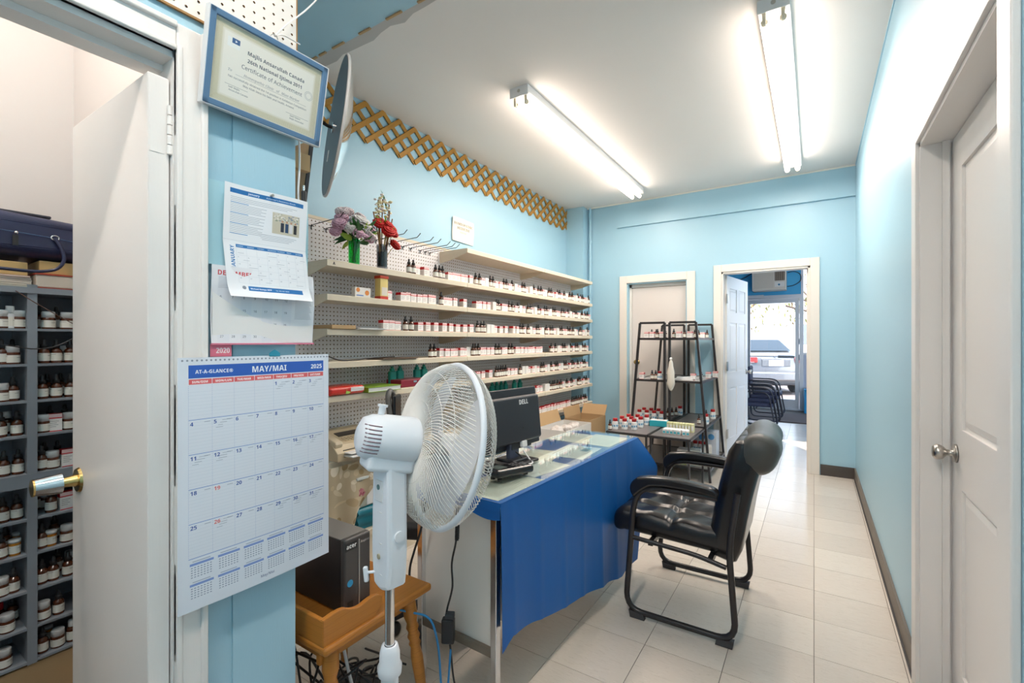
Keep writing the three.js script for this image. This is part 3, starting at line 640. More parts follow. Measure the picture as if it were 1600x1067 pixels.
// ---------------------------------------------------------------- papers on the pier
const PI2 = Math.PI / 2;
{ // pegboard above the closet doorway
  const w = 1.45, h = H - 2.045, b = thing('pegboard_panel', 'off-white pegboard with brown holes above the closet doorway', 'pegboard', [XP + .008, 2.045, -.696], PI2);
  const [front, holes] = pegboard(w, h, .005, .0254, .0033);
  mesh('board_face', [front], M.pegNear, b).userData.kind = 'stuff'; mesh('hole_walls', [holes], M.hardboard, b).userData.kind = 'stuff';
  mesh('board_edge', [box(w, .005, .006, w / 2, -.0025, -.003), box(.004, h, .006, w + .002, h / 2, -.003)], M.hardboard, b);
}
{ // framed certificate leaning forward from its wire
  const w = .297, h = .208, t = thing('framed_certificate', 'framed achievement certificate with blue border hanging tilted from a wire', 'certificate', [-1.168, 1.846, .655], PI2);
  t.rotation.order = 'YXZ'; t.rotation.x = 11.5 * DEG;
  const f = .014, fr = std(rgb(.10, .20, .34), .4);
  mesh('frame', [rbox(w, f, .014, 0, f / 2, .0, .002), rbox(w, f, .014, 0, h - f / 2, 0, .002), rbox(f, h, .014, -w / 2 + f / 2, h / 2, 0, .002), rbox(f, h, .014, w / 2 - f / 2, h / 2, 0, .002)], fr, t);
  mesh('frame_edge', [rbox(w + .006, .004, .018, 0, 0, -.003, .001), rbox(w + .006, .004, .018, 0, h, -.003, .001), rbox(.004, h, .018, -w / 2 - .001, h / 2, -.003, .001), rbox(.004, h, .018, w / 2 + .001, h / 2, -.003, .001)], std(rgb(.72, .74, .76), .35), t);
  mesh('backing', [box(w - .004, h - .004, .004, 0, h / 2, -.007)], M.kraft, t);
  const tex = canvas(1024, 700, (c, W_, H_) => {
    c.fillStyle = '#e6e0d2'; c.fillRect(0, 0, W_, H_);
    c.strokeStyle = '#b0a36c'; c.lineWidth = 1.5; c.globalAlpha = .6;
    for (let r = 0; r < 7; r++) { const o = 16 + r * 8; for (let x = o; x < W_ - o; x += 10) { c.beginPath(); c.arc(x, o, 6, 0, 6.3); c.stroke(); c.beginPath(); c.arc(x, H_ - o, 6, 0, 6.3); c.stroke(); } for (let y = o; y < H_ - o; y += 10) { c.beginPath(); c.arc(o, y, 6, 0, 6.3); c.stroke(); c.beginPath(); c.arc(W_ - o, y, 6, 0, 6.3); c.stroke(); } }
    c.globalAlpha = 1; c.fillStyle = '#efeae0'; c.fillRect(84, 84, W_ - 168, H_ - 168);
    c.fillStyle = '#eeeeea'; c.fillRect(112, 120, 104, 80); c.fillStyle = '#3d6191'; c.fillRect(150, 118, 66, 44); c.fillStyle = '#e8ecf2'; c.beginPath(); c.moveTo(176, 128); c.lineTo(196, 140); c.lineTo(176, 152); c.fill();
    c.fillStyle = '#4d5560'; c.textAlign = 'center';
    c.font = 'bold 46px sans-serif'; c.fillText('Majlis Ansarullah Canada', 565, 200); c.font = 'bold 44px sans-serif'; c.fillText('26th National Ijtima 2011', 560, 266);
    c.font = '50px sans-serif'; c.fillText('Certificate of Achievement', 540, 336);
    c.font = 'italic 30px serif'; c.fillStyle = '#7a7f86'; c.fillText('To', 150, 402); c.fillText('Homeopathic Clinic   of   Mian Market', 540, 400); c.fillRect(200, 410, 690, 2);
    c.font = '25px sans-serif'; c.fillStyle = '#555b63'; c.fillText('has successfully obtained the 1st position in Exhibition Competition', 520, 452); c.fillText('May Allah bless his faith and health, Ameen!', 520, 488);
    c.font = '20px sans-serif'; c.fillText('Sadr Majlis', 200, 540); c.fillText('Ansarullah Canada', 240, 566); c.fillRect(120, 516, 200, 2); c.fillText('Qaid Taleem', 790, 566); c.fillText('Majlis Ansarullah', 810, 592); c.fillRect(690, 542, 240, 2);
    c.strokeStyle = '#b9b9b5'; c.lineWidth = 4; c.beginPath(); c.arc(905, 300, 42, 0, 6.3); c.stroke(); c.beginPath(); c.arc(905, 300, 30, 0, 6.3); c.stroke();
  });
  mesh('printed_sheet', [place(new THREE.PlaneGeometry(w - 2 * f + .002, h - 2 * f + .002), 0, h / 2, .001)], print(tex), t);
  mesh('glass', [place(new THREE.PlaneGeometry(w - 2 * f, h - 2 * f), 0, h / 2, .004)], M.pane, t);
  mesh('hanging_ring', [place(new THREE.TorusGeometry(.010, .0016, 6, 18), 0, h + .004, -.004)], M.nickel, t);
  single('hanging_wire', 'thin white wire looped from the ceiling to the certificate', 'wire', [tube([W(-1.127, 2.06, .656), W(-1.16, 2.12, .70), W(-1.19, 2.25, .80), W(-1.23, 2.5, .95), W(-1.28, 2.94, 1.15)], .0022, 20, 6), tube([W(-1.127, 2.06, .656), W(-1.15, 2.09, .69), W(-1.185, 2.115, .76)], .002, 12, 6)], M.whiteCap);
}
const calGrid = (c, x0, y0, cw, ch, cols, rows, col, lw) => { c.strokeStyle = col; c.lineWidth = lw; for (let i = 0; i <= rows; i++) { c.beginPath(); c.moveTo(x0, y0 + i * ch); c.lineTo(x0 + cols * cw, y0 + i * ch); c.stroke(); } for (let i = 0; i <= cols; i++) { c.beginPath(); c.moveTo(x0 + i * cw, y0); c.lineTo(x0 + i * cw, y0 + rows * ch); c.stroke(); } };
{ // pale blue backing folder
  single('backing_sheet', 'plain pale blue sheet on the pier behind the January newsletter', 'sheet', [sheet(.262, .20, .004), block(.262, .20, .002)], std(rgb(.40, .66, .76), .6, { side: THREE.DoubleSide }), [XP + .010, 1.582, .657], PI2);
}
{ // December 2020 calendar
  const tex = canvas(768, 540, (c, w, h) => {
    c.fillStyle = '#e4e6ec'; c.fillRect(0, 0, w, h); c.fillStyle = '#dfe2ea'; for (let i = 0; i < 7; i += 2) c.fillRect(40 + i * 76, 60, 76, 470);
    c.fillStyle = '#c9404b'; c.font = 'bold 46px sans-serif'; c.fillText('DECEMBER', 34, 66); c.fillStyle = '#55606e'; c.font = '22px sans-serif';
    let d = 1; for (let r = 0; r < 5; r++) for (let k = r ? 0 : 2; k < 7 && d <= 31; k++, d++) c.fillText(d, 56 + k * 76, 130 + r * 92);
    c.fillStyle = '#a9afba'; for (let i = 0; i < 16; i++) c.fillRect(600, 180 + i * 11, 120 + (i * 31) % 26, 3); for (let i = 0; i < 8; i++) c.fillRect(44, 80 + i * 10, 60 + (i * 17) % 20, 2.5);
  });
  const t = thing('wall_calendar', 'old white December calendar sheet with a pink lower edge on the pier', 'calendar', [XP + .016, 1.388, .668], PI2);
  mesh('printed_page', [sheet(.266, .186, .012)], print(tex), t); mesh('page_block', [block(.262, .184, .003)], M.paper, t);
  mesh('pink_edge', [box(.266, .004, .004, 0, -.094, .001)], std(rgb(.75, .22, .33), .6), t);
  const tab = canvas(128, 64, (c) => { c.fillStyle = '#e2788f'; c.fillRect(0, 0, 128, 64); c.fillStyle = '#f6e8ea'; c.font = 'bold 38px sans-serif'; c.fillText('2020', 34, 46); });
  mesh('year_tab', [place(new THREE.PlaneGeometry(.048, .03), -.11, -.109, -.002)], print(tab), t);
}
{ // January newsletter: a folded leaf, text above and month below
  const tex = canvas(640, 860, (c, w, h) => {
    c.fillStyle = '#e9edf3'; c.fillRect(0, 0, w, h);
    c.fillStyle = '#1f6fb2'; c.fillRect(40, 34, 560, 34); c.fillStyle = '#eef'; c.font = 'bold 22px sans-serif'; c.fillText('January', 170, 58); c.font = '17px sans-serif'; c.fillText("Alzheimer's Awareness Month", 300, 58);
    c.fillStyle = '#9aa4b3'; for (let i = 0; i < 22; i++) { if (i % 6 === 3) { c.fillStyle = '#4a86bd'; c.fillRect(46, 96 + i * 13, 130, 5); c.fillStyle = '#9aa4b3'; } else c.fillRect(46, 96 + i * 13, i < 3 ? 500 - i * 40 : 270 - (i * 37) % 70, 3); }
    c.fillStyle = '#c8c2b0'; c.fillRect(352, 150, 220, 170); const cl = ['#d8d4cc', '#8f9a86', '#b9b6a4', '#e6e4de', '#7e8aa0']; for (let i = 0; i < 90; i++) { c.fillStyle = cl[i % 5]; c.fillRect(rr(352, 556), rr(150, 215), rr(6, 18), rr(4, 12)); }
    for (const [x, k] of [[430, '#2a3346'], [466, '#27466a'], [500, '#d8d8dc'], [536, '#23262e']]) { c.fillStyle = k; c.fillRect(x - 13, 226, 26, 74); c.fillStyle = '#b98f78'; c.beginPath(); c.arc(x, 214, 9, 0, 7); c.fill(); }
    c.fillStyle = '#9aa4b3'; for (let i = 0; i < 4; i++) c.fillRect(250 + i * 10, 344 + i * 13, 300 - i * 30, 3);
    c.fillStyle = '#cfd6e0'; c.fillRect(0, 424, w, 3);
    c.fillStyle = '#1f6fb2'; c.fillRect(90, 452, 520, 24); c.fillStyle = '#dfe8f4'; c.font = '12px sans-serif'; ['SUNDAY', 'MONDAY', 'TUESDAY', 'WEDNESDAY', 'THURSDAY', 'FRIDAY', 'SATURDAY'].forEach((s, i) => c.fillText(s, 98 + i * 74, 469));
    calGrid(c, 90, 480, 74.2, 54, 7, 5, '#c4ccd8', 1.2); c.fillStyle = '#8b94a4'; c.font = '13px sans-serif'; for (let d = 1; d <= 31; d++) { const q = d + 2; c.fillText(d, 98 + (q % 7) * 74.2, 500 + Math.floor(q / 7) * 54 - (q > 34 ? 8 : 0)); }
    c.fillStyle = '#aab2bf'; for (let i = 0; i < 16; i++) c.fillRect(100 + (i * 148) % 500, 516 + ((i * 3) % 5) * 54, 44, 2.5);
    c.save(); c.translate(74, 640); c.rotate(-PI2); c.fillStyle = '#1f6fb2'; c.font = 'bold 40px sans-serif'; c.fillText('JANUARY', 0, 0); c.restore();
    c.fillStyle = '#7f8896'; c.beginPath(); c.arc(120, 786, 14, 0, 7); c.fill(); c.fillStyle = '#1f6fb2'; c.fillRect(150, 772, 420, 36); c.fillStyle = '#eef'; c.font = 'bold 16px sans-serif'; c.fillText('Michael Kempa MPP', 164, 796); c.font = '13px sans-serif'; c.fillText('Tel: 905-507-9020', 350, 796);
  });
  const w = .21, h = .272, g = new THREE.PlaneGeometry(w, h, 10, 24), p = g.attributes.position;
  for (let i = 0; i < p.count; i++) { const x = p.getX(i), y = p.getY(i); p.setZ(i, .010 * Math.abs(y / h) * 2 + .006 * Math.sin(x * 22) + (y < -.1 ? .012 * ((-y - .1) / .036) ** 2 : 0)); p.setX(i, x + (y < 0 ? -y * .06 : 0)); }
  g.computeVertexNormals();
  const t = thing('newsletter_calendar', 'white January newsletter calendar with blue bars and small group photo', 'calendar', [XP + .022, 1.545, .665], PI2);
  mesh('printed_page', [g], print(tex), t);
  mesh('pin', [cylZ(.0035, .0035, .014, .005, .128, .012, 10)], M.nickel, t);
}
{ // May 2025 calendar
  const S = ['SUN/DIM', 'MON/LUN', 'TUE/MAR', 'WED/MER', 'THU/JEU', 'FRI/VEN', 'SAT/SAM'];
  const tex = canvas(1000, 1500, (c, w, h) => {
    c.fillStyle = '#dfe6f1'; c.fillRect(0, 0, w, h);
    c.fillStyle = '#8c96a6'; for (let x = 24; x < w; x += 26) { c.beginPath(); c.arc(x, 18, 6, 0, 7); c.fill(); }
    c.fillStyle = '#2c61bd'; c.fillRect(56, 46, 900, 78); c.fillStyle = '#f2f5fb'; c.font = 'bold 30px sans-serif'; c.fillText('AT-A-GLANCE\u00ae', 92, 97); c.font = 'bold 54px sans-serif'; c.textAlign = 'center'; c.fillText('MAY/MAI', 545, 106); c.textAlign = 'right'; c.font = 'bold 42px sans-serif'; c.fillText('2025', 944, 102); c.textAlign = 'left';
    const x0 = 56, cw = 900 / 7, y0 = 166, ch = 205;
    c.fillStyle = '#e2666a'; for (let i = 0; i < 7; i++) c.fillRect(x0 + i * cw + 2, 130, cw - 4, 30); c.fillStyle = '#fff'; c.font = 'bold 20px sans-serif'; S.forEach((s, i) => c.fillText(s, x0 + i * cw + 18, 153));
    c.strokeStyle = '#c6d0e0'; c.lineWidth = 1.2; for (let y = y0 + 40; y < y0 + 5 * ch; y += 20) { c.beginPath(); c.moveTo(x0, y); c.lineTo(x0 + 900, y); c.stroke(); }
    c.strokeStyle = '#5d84cc'; c.lineWidth = 3; for (let r = 1; r <= 5; r++) { c.beginPath(); c.moveTo(x0, y0 + r * ch); c.lineTo(x0 + 900, y0 + r * ch); c.stroke(); }
    c.strokeStyle = '#9fb2d6'; c.lineWidth = 1.4; for (let i = 0; i <= 7; i++) { c.setLineDash([7, 5]); c.beginPath(); c.moveTo(x0 + i * cw, y0); c.lineTo(x0 + i * cw, y0 + 5 * ch); c.stroke(); } c.setLineDash([]);
    for (let d = 1; d <= 31; d++) { const q = d + 3, k = q % 7, r = Math.floor(q / 7), x = x0 + k * cw + 8, y = y0 + r * ch + 36; c.fillStyle = d === 19 || d === 26 ? '#dd6a6a' : '#2b4f9e'; c.font = 'bold 33px sans-serif'; c.fillText(d, x, y); c.fillStyle = '#9aa6ba'; c.fillRect(x + 76, y - 20, 34, 3);
      if ([1, 2, 3, 11, 12, 16, 17, 26, 29, 30, 31, 5].includes(d)) for (let i = 0; i < 4; i++) { c.fillStyle = '#98a3b5'; c.fillRect(x + 44 - i * 12 + (d * 3) % 10, y + 6 + i * 14 - 24, 50 - (i * d * 7) % 24, 2.4); } }
    for (let m = 0; m < 12; m++) { const mx = x0 + 6 + (m % 6) * 152, my = 1220 + Math.floor(m / 6) * 122; c.fillStyle = '#7f9bd8'; c.fillRect(mx, my, 128, 14); c.fillStyle = '#a8b2c6'; c.fillRect(mx + 14, my - 12, 96, 5); c.fillStyle = '#8390a8'; for (let r = 0; r < 5; r++) for (let k = 0; k < 7; k++) c.fillRect(mx + 6 + k * 17, my + 24 + r * 14, 9, 5); }
    c.fillStyle = '#50618c'; c.font = '24px sans-serif'; c.textAlign = 'center'; c.fillText('May/Mai', 520, 1466);
  });
  const w = .377, h = .566, g = new THREE.PlaneGeometry(w, h, 16, 16), p = g.attributes.position;
  for (let i = 0; i < p.count; i++) { const x = p.getX(i) / w, y = p.getY(i) / h; p.setZ(i, .008 * Math.sin((x + .5) * 3) * (.5 - y)); } g.computeVertexNormals();
  const t = thing('wall_calendar', 'large May and Mai month calendar with blue heading hung on the pier', 'calendar', [XP + .034, .981, .648], PI2);
  mesh('printed_page', [g], print(tex), t); mesh('page_block', [block(w, h, .004)], M.paper, t);
  mesh('hanging_tab', [place(extrude([[-.014, 0], [.014, 0], [.014, .008], [.006, .014], [0, .017], [-.006, .014], [-.014, .008]], .002), .03, .281, -.001)], std(rgb(.02, .28, .42), .5), t);
}
// ---------------------------------------------------------------- convex mirror, speaker and lead at the end of the pier
{
  const R = .25, t = thing('security_mirror', 'round convex security mirror seen from its dark back on a black arm', 'mirror', [-1.5, 2.095, 1.105], 0);
  t.rotation.order = 'YXZ'; t.rotation.y = 152 * DEG; t.rotation.x = 6.5 * DEG; // local +z is the mirror's face
  const dome = []; for (let i = 0; i <= 12; i++) { const a = i / 12; dome.push([R * Math.max(1 - a, 0), .052 * (1 - (1 - a) ** 2)]); }
  mesh('mirror_dome', [lathe(dome, 48).rotateX(PI2)], std(rgb(.85, .86, .88), .05, { metalness: 1 }), t);
  mesh('back_board', [cylZ(R - .002, R - .002, .005, 0, 0, -.003, 48)], std(rgb(.075, .08, .09), .35), t);
  mesh('rim', [new THREE.TorusGeometry(R, .005, 8, 56)], std(rgb(.62, .58, .56), .4), t);
  mesh('sticker', [box(.03, .042, .001, .05, -.10, -.0065)], M.whiteCap, t).rotation.z = .3;
  const s = mesh('arm', [tube([V(0, 0, -.01), V(-.01, .0, -.04), V(-.06, .06, -.14), V(-.10, .09, -.28)], .0065, 18, 8)], M.black, t);
  mesh('arm_joint', [new THREE.SphereGeometry(.011, 12, 8), cylZ(.02, .02, .006, 0, 0, -.008, 16)], M.chrome, t);
}
{
  const t = thing('wooden_bracket', 'thin tan wooden bracket board with dark front edge behind the pier end', 'bracket', [-1.30, 1.717, .86], 0);
  mesh('board', [place(extrude([[-.08, 0], [-.022, 0], [.018, .19], [-.08, .19]], .012, .001), 0, 0, -.006)], std(rgb(.58, .42, .25), .6), t);
  mesh('dark_edging', [place(extrude([[-.021, 0], [-.016, 0], [.024, .19], [.019, .19]], .010, .0005), 0, 0, -.005)], M.rubber, t);
  mesh('mount_block', [box(.02, .05, .10, .01, .12, .055)], M.kraft, t);
  single('hanging_lead', 'white lead with black plug hanging beside the tan wooden bracket', 'cable', [tube([W(-1.215, 1.90, .775), W(-1.214, 1.83, .778), W(-1.212, 1.775, .776), W(-1.211, 1.72, .772), W(-1.21, 1.66, .775)], .0028, 18, 6)], M.whiteCap);
  const pl = thing('inline_plug', 'black inline plug on the white lead beside the tan bracket', 'plug', [-1.205, 1.675, .785], 0); mesh('plug_body', [rbox(.012, .046, .012, 0, .026, 0, .004)], M.black, pl); mesh('plug_tip', [cyl(.003, .003, .016, 0, .055, 0, 8)], M.chrome, pl);
}
// ---------------------------------------------------------------- closet: grey pigeonhole shelving full of bottles
{
  const X0 = -2.25, dep = .2, rows = [1.344, 1.223, 1.098, .980, .848, .694, .574, .449, .322, .206];
  const t = thing('closet_shelving', 'grey painted pigeonhole shelving inside the closet', 'shelving', [X0, 0, 0], PI2);
  const xs = [[.02, .045], [.4395, .4645], [.62, .645]];
  for (const [a, b] of xs) mesh('divider', [box(b - a, 1.30, dep, (a + b) / 2, .195 + .65, -dep / 2)], M.greyShelf, t);
  rows.forEach((y, i) => mesh('shelf', [box(.62, i === 4 ? .045 : .008, dep - .004, .3325, y - (i === 4 ? .0225 : .004), -dep / 2 + (i === 4 ? .006 : 0))], M.greyShelf, t));
  mesh('top', [box(.64, .02, dep + .01, .3325, 1.475, -dep / 2)], M.greyShelf, t); mesh('back_board', [box(.62, 1.28, .006, .3325, .845, -dep - .001)], M.greyShelf, t);
  mesh('plinth', [box(.62, .19, .18, .3325, .095, -.1)], M.kraft, t);
  const kit = dropperParts(.98, 18);
  const jar = { body: lathe([[0, 0], [.0185, 0], [.0195, .003], [.0195, .038], [.017, .042], [0, .042]], 20), label: lathe([[.0198, .006], [.0198, .031]], 20), lid: lathe([[0, .062], [.0165, .062], [.018, .059], [.018, .040], [0, .040]], 20) };
  const pill = { body: lathe([[0, 0], [.0145, 0], [.015, .04], [.015, .044], [0, .044]], 18), label: lathe([[.0152, .008], [.0152, .034]], 18), lid: lathe([[0, .054], [.0155, .054], [.016, .043], [0, .043]], 18) };
  const slim = { body: lathe([[0, 0], [.015, 0], [.0155, .003], [.0155, .045], [.010, .052], [0, .052]], 18), label: lathe([[.0158, .008], [.0158, .038]], 18), lid: lathe([[0, .076], [.0105, .076], [.0112, .054], [0, .054]], 18) };
  const spec = ['j.385 t.405 j.426 d.490b j.499 d.537b j.549', 'd.385 j.410 d.424b d.488 d.520 j.556b d.556', 'j.385 d.412 d.484 d.512b d.520 d.548b d.557', 'd.383 w.411b d.421 j.486 c.516 d.520b j.554 d.560b', 'd.390 d.424 d.482 j.510 d.505b d.540b c.549', 'd.388 d.421 r.484b j.506b d.506 c.544', 'd.384 d.408b p.416 p.438b d.482 p.506 d.532b j.549', 'j.385 d.413 d.482 d.512 d.540b d.551 j.578b', 'r.392b j.398 d.424b j.486 d.526', 'j.391 d.484 p.512b j.524 w.562'];
  const rowName = ['top', 'second', 'third', 'fourth', 'fifth', 'sixth', 'seventh', 'eighth', 'ninth', 'lowest'];
  const kinds = { j: ['white-lidded amber jar', 'jar'], t: ['white tube bottle with blue print', 'bottle'], d: ['amber dropper bottle', 'bottle'], w: ['slim white-capped bottle', 'bottle'], c: ['white carton with red top band', 'carton'], r: ['red-capped amber bottle', 'bottle'], p: ['orange pill bottle', 'bottle'] };
  const cartonGeo = remedyGeo(.036, .062, .03);
  spec.forEach((line, i) => line.split(' ').forEach((s, n) => {
    const k = s[0], back = s.endsWith('b'), z = parseFloat(s.slice(1)), [nm, cat] = kinds[k], pos = [X0 - (back ? .11 : .035), rows[i], z];
    const label = `${nm}${back ? ' at the back' : ''}, ${ordinal(n + 1)} on the ${rowName[i]} grey closet shelf`, grp = `bottles on the ${rowName[i]} closet shelf`;
    if (k === 'd') { dropper(label, pos, PI2 + rr(-.5, .5), grp, kit); return; }
    if (k === 'c') { const o = single('carton', label, cat, [], remedyMat, pos, PI2 + rr(-.2, .1), grp); o.geometry = cartonGeo; return; }
    const q = k === 'j' ? jar : k === 'p' ? pill : slim, t2 = thing({ j: 'lidded_jar', p: 'pill_bottle' }[k] ?? 'capped_bottle', label, cat, pos, PI2 + rr(-.5, .5), grp);
    share('body', q.body, k === 'p' ? M.amberOrange : k === 't' ? M.whiteCap : M.amber, t2); share('label', q.label, M.printLabel, t2); share('lid', q.lid, k === 'r' ? M.redCap : M.whiteCap, t2);
  }));
  // papers, book and handbag on top
  const bk = thing('thick_book', 'thick red-covered book lying on top of the closet shelving', 'book', [X0 - .10, 1.485, .545], PI2);
  mesh('cover', [box(.17, .004, .19, 0, .002, 0), box(.17, .004, .19, 0, .050, 0)], std(rgb(.45, .07, .04), .5), bk); mesh('pages', [rbox(.166, .044, .186, 0, .026, 0, .004)], std(rgb(.62, .56, .48), .8), bk);
  const ps = thing('paper_stack', 'loose stack of cream papers on top of the closet shelving', 'papers', [X0 - .10, 1.485, .34], PI2);
  for (let i = 0; i < 6; i++) { const s = mesh('paper_sheet', [rbox(.22, .006, .19, 0, .003 + i * .0066, 0, .001, 1)], std(rgb(.66, .60 - i * .01, .50), .8), ps); s.rotation.y = rr(-.05, .05); }
  for (const [z, w, l] of [[.34, .21, 'wide yellow wooden box under the navy handbag'], [.553, .16, 'narrow yellow wooden box under the handbag beside the closet door']]) single('wooden_box', l, 'box', [rbox(w, .045, .18, 0, .0225, 0, .003)], std(rgb(.52, .36, .15), .6), [X0 - .11, z > .5 ? 1.538 : 1.526, z], PI2);
  const bag = thing('handbag', 'navy leather handbag lying on boxes on top of the closet shelving', 'handbag', [X0 - .10, 1.585, .44], PI2);
  const bg = new RoundedBoxGeometry(.42, .155, .19, 6, .035), p = bg.attributes.position; for (let i = 0; i < p.count; i++) { const x = p.getX(i), y = p.getY(i), z = p.getZ(i); p.setY(i, y - (y > 0 && x > .06 ? .16 * (x - .06) : 0) + .010 * Math.sin(x * 31 + z * 20) + .0775); p.setZ(i, z + .008 * Math.sin(x * 24 + y * 50)); } bg.computeVertexNormals();
  const navy = std(rgb(.018, .022, .065), .33);
  mesh('bag_body', [bg], navy, bag);
  mesh('top_flap', [rbox(.30, .010, .13, -.08, .158, -.01, .004)], std(rgb(.03, .03, .045), .4), bag);
  mesh('seam', [tube([V(-.2, .085, .103), V(-.05, .083, .106), V(.06, .078, .103), V(.17, .07, .099)], .0016, 24, 6)], std(rgb(.05, .10, .20), .4), bag);
  const ey = mesh('eyelet', [new THREE.TorusGeometry(.010, .0026, 8, 20)], M.chrome, bag); ey.position.set(.068, .079, .105); ey.scale.set(1, .8, 1);
  mesh('strap', [tube([V(.068, .077, .108), V(.082, .04, .118), V(.086, .0, .124), V(.07, -.03, .122), V(.03, -.044, .118), V(-.06, -.045, .115), V(-.2, -.035, .11)], .006, 40, 6)], navy, bag);
  mesh('zip_tag', [box(.014, .035, .003, -.03, .055, .107)], M.black, bag); mesh('zip_puller', [new THREE.SphereGeometry(.006, 10, 8)], M.chrome, bag).position.set(-.028, .08, .108);
  single('loose_cable', 'dark cord hanging in a loop across the closet shelves', 'cable', [tube([W(X0 + .008, 1.30, .33), W(X0 + .012, 1.285, .40), W(X0 + .012, 1.275, .45), W(X0 + .012, 1.28, .50), W(X0 + .01, 1.32, .57)], .0022, 30, 6)], M.black);
  single('loose_cable', 'brown cord crossing the top closet shelf at a slant', 'cable', [tube([W(X0 + .008, 1.47, .41), W(X0 + .012, 1.43, .46), W(X0 + .012, 1.38, .53), W(X0 + .01, 1.35, .575)], .0016, 24, 6)], std(rgb(.10, .05, .035), .5));
}
// ---------------------------------------------------------------- pedestal fan
{
  const t = thing('pedestal_fan', 'white pedestal fan seen from behind beside the desk', 'fan', [-.935, 0, .855], 0);
  const P = M.plastic, pl2 = std(rgb(.74, .75, .76), .35);
  mesh('base', [lathe([[0, .0], [.20, .0], [.205, .008], [.195, .02], [.10, .034], [.035, .05], [0, .05]], 36)], P, t);
  mesh('lower_sleeve', [cyl(.022, .025, .44, 0, .265, 0, 24)], P, t);
  mesh('height_collar', [lathe([[.022, .425], [.030, .430], [.032, .450], [.027, .460], [.026, .485], [.021, .505], [.014, .506]], 28)], P, t);
  mesh('chrome_tube', [cyl(.0125, .0125, .30, 0, .64, 0, 20)], M.chrome, t);
  const turn = 155 * DEG, body = new THREE.Group(); body.name = 'control_column'; body.rotation.y = turn + .25; body.scale.x = .88; t.add(body);
  const cs = new THREE.Shape(); cs.moveTo(-.030, .675); cs.quadraticCurveTo(0, .660, .030, .675); cs.quadraticCurveTo(.043, .73, .040, .80); cs.lineTo(.034, .99); cs.lineTo(-.036, .99); cs.lineTo(-.038, .80); cs.quadraticCurveTo(-.040, .73, -.030, .675);
  mesh('column_shell', [place(extrude(cs, .038, .010), 0, 0, -.019)], P, body);
  mesh('column_inset', [rbox(.040, .055, .004, .002, .915, -.030, .008)], pl2, body); mesh('screw_hole', [cylZ(.007, .007, .002, .002, .925, -.0325, 16)], std(rgb(.10, .22, .22), .4), body);
  mesh('screw', [cylZ(.007, .007, .003, .004, .745, -.0305, 14)], std(rgb(.40, .36, .25), .5), body);
  for (const y of [.70, .78, .86]) mesh('moulded_dash', [box(.012, .002, .002, -.006, y, -.0295)], pl2, body);
  const sk = mesh('side_knob', [cylX(.014, .014, .010, 0, 0, 0, 16)], P, body); sk.position.set(-.049, .80, 0);
  const ws = mesh('clamp_screw', [rbox(.012, .04, .012, 0, 0, 0, .004), cylX(.004, .004, .03, .02, .004, 0, 8)], P, t); ws.position.set(-.052, .690, .034); ws.rotation.y = 33 * DEG; ws.rotation.z = .1;
  const head = new THREE.Group(); head.name = 'motor_head'; head.position.set(0, 1.045, 0); head.rotation.order = 'YXZ'; head.rotation.y = turn; head.rotation.x = 11.5 * DEG; t.add(head);
  const mo = [[0, -.085], [.030, -.084], [.052, -.074], [.061, -.055], [.065, -.02], [.067, .055], [.064, .07], [.05, .076], [0, .076]];
  mesh('motor_housing', [lathe(mo, 36).rotateX(PI2).scale(1, .95, 1)], P, head);
  mesh('neck_skirt', [rbox(.088, .045, .125, 0, -.058, .006, .012, 3)], P, head);
  const rAt = (z) => { for (let i = 1; i < mo.length; i++) if (mo[i][1] >= z) { const [r0, z_0] = mo[i - 1], [r1, z1] = mo[i]; return r0 + (r1 - r0) * (z - z_0) / (z1 - z_0 || 1); } return .06; };
  for (const sd of [-1, 1]) { const v = []; for (let i = 0; i < 8; i++) { const y = .034 - i * .0095, pts = []; for (let k = 0; k <= 5; k++) { const z = -.078 + k * .0072, r = rAt(z); pts.push(V(sd * Math.sqrt(Math.max(0, r * r - (y / .95) ** 2)), y, z)); } v.push(tube(pts, .0017, 8, 5)); } mesh('vent_slots', v, std(rgb(.22, .15, .18), .7), head); }
  mesh('oscillation_knob', [cyl(.009, .009, .02, 0, .070, -.035, 14), cyl(.013, .013, .006, 0, .083, -.035, 14)], P, head);
  // grille and blades
  const R = .222, z0 = .155, wire = M.pegNear.clone(); wire.color = rgb(.80, .79, .76);
  mesh('grille_rim', [place(new THREE.TorusGeometry(R, .0085, 8, 72), 0, 0, z0)], P, head);
  const cage = (depth, sgn, n, hub, twist) => {
    const g = [];
    for (let i = 0; i < n; i++) {
      const a = i / n * Math.PI * 2, pts = [];
      for (let k = 0; k <= 8; k++) { const s = k / 8, r = hub + (R - hub) * s, q = a + twist * s * s, f = Math.sqrt(Math.max(0, 1 - (s * .985) ** 3.2)); pts.push(V(r * Math.cos(q), r * Math.sin(q), z0 + sgn * (depth * f + .004))); }
      g.push(tube(pts, .0014, 9, 4));
    }
    for (const s of [.35, .62, .82]) { const r = hub + (R - hub) * s, f = Math.sqrt(1 - (s * .985) ** 3.2); g.push(place(new THREE.TorusGeometry(r, .0013, 4, 64), 0, 0, z0 + sgn * (depth * f + .003))); }
    return g;
  };
  mesh('rear_grille', cage(.085, -1, 110, .05, .5), wire, head); mesh('front_grille', cage(.075, 1, 110, .04, -.5), wire, head);
  mesh('grille_badge', [cylZ(.045, .045, .008, 0, 0, z0 + .08, 32)], P, head);
  mesh('rear_hub_ring', [place(new THREE.TorusGeometry(.052, .004, 6, 36), 0, 0, z0 - .088)], P, head);
  mesh('shaft', [cylZ(.006, .006, .14, 0, 0, .13, 12)], M.chrome, head); mesh('blade_hub', [cylZ(.032, .028, .05, 0, 0, z0 + .01, 28)], pl2, head);
  const bladeM = std(rgb(.74, .76, .80), .3);
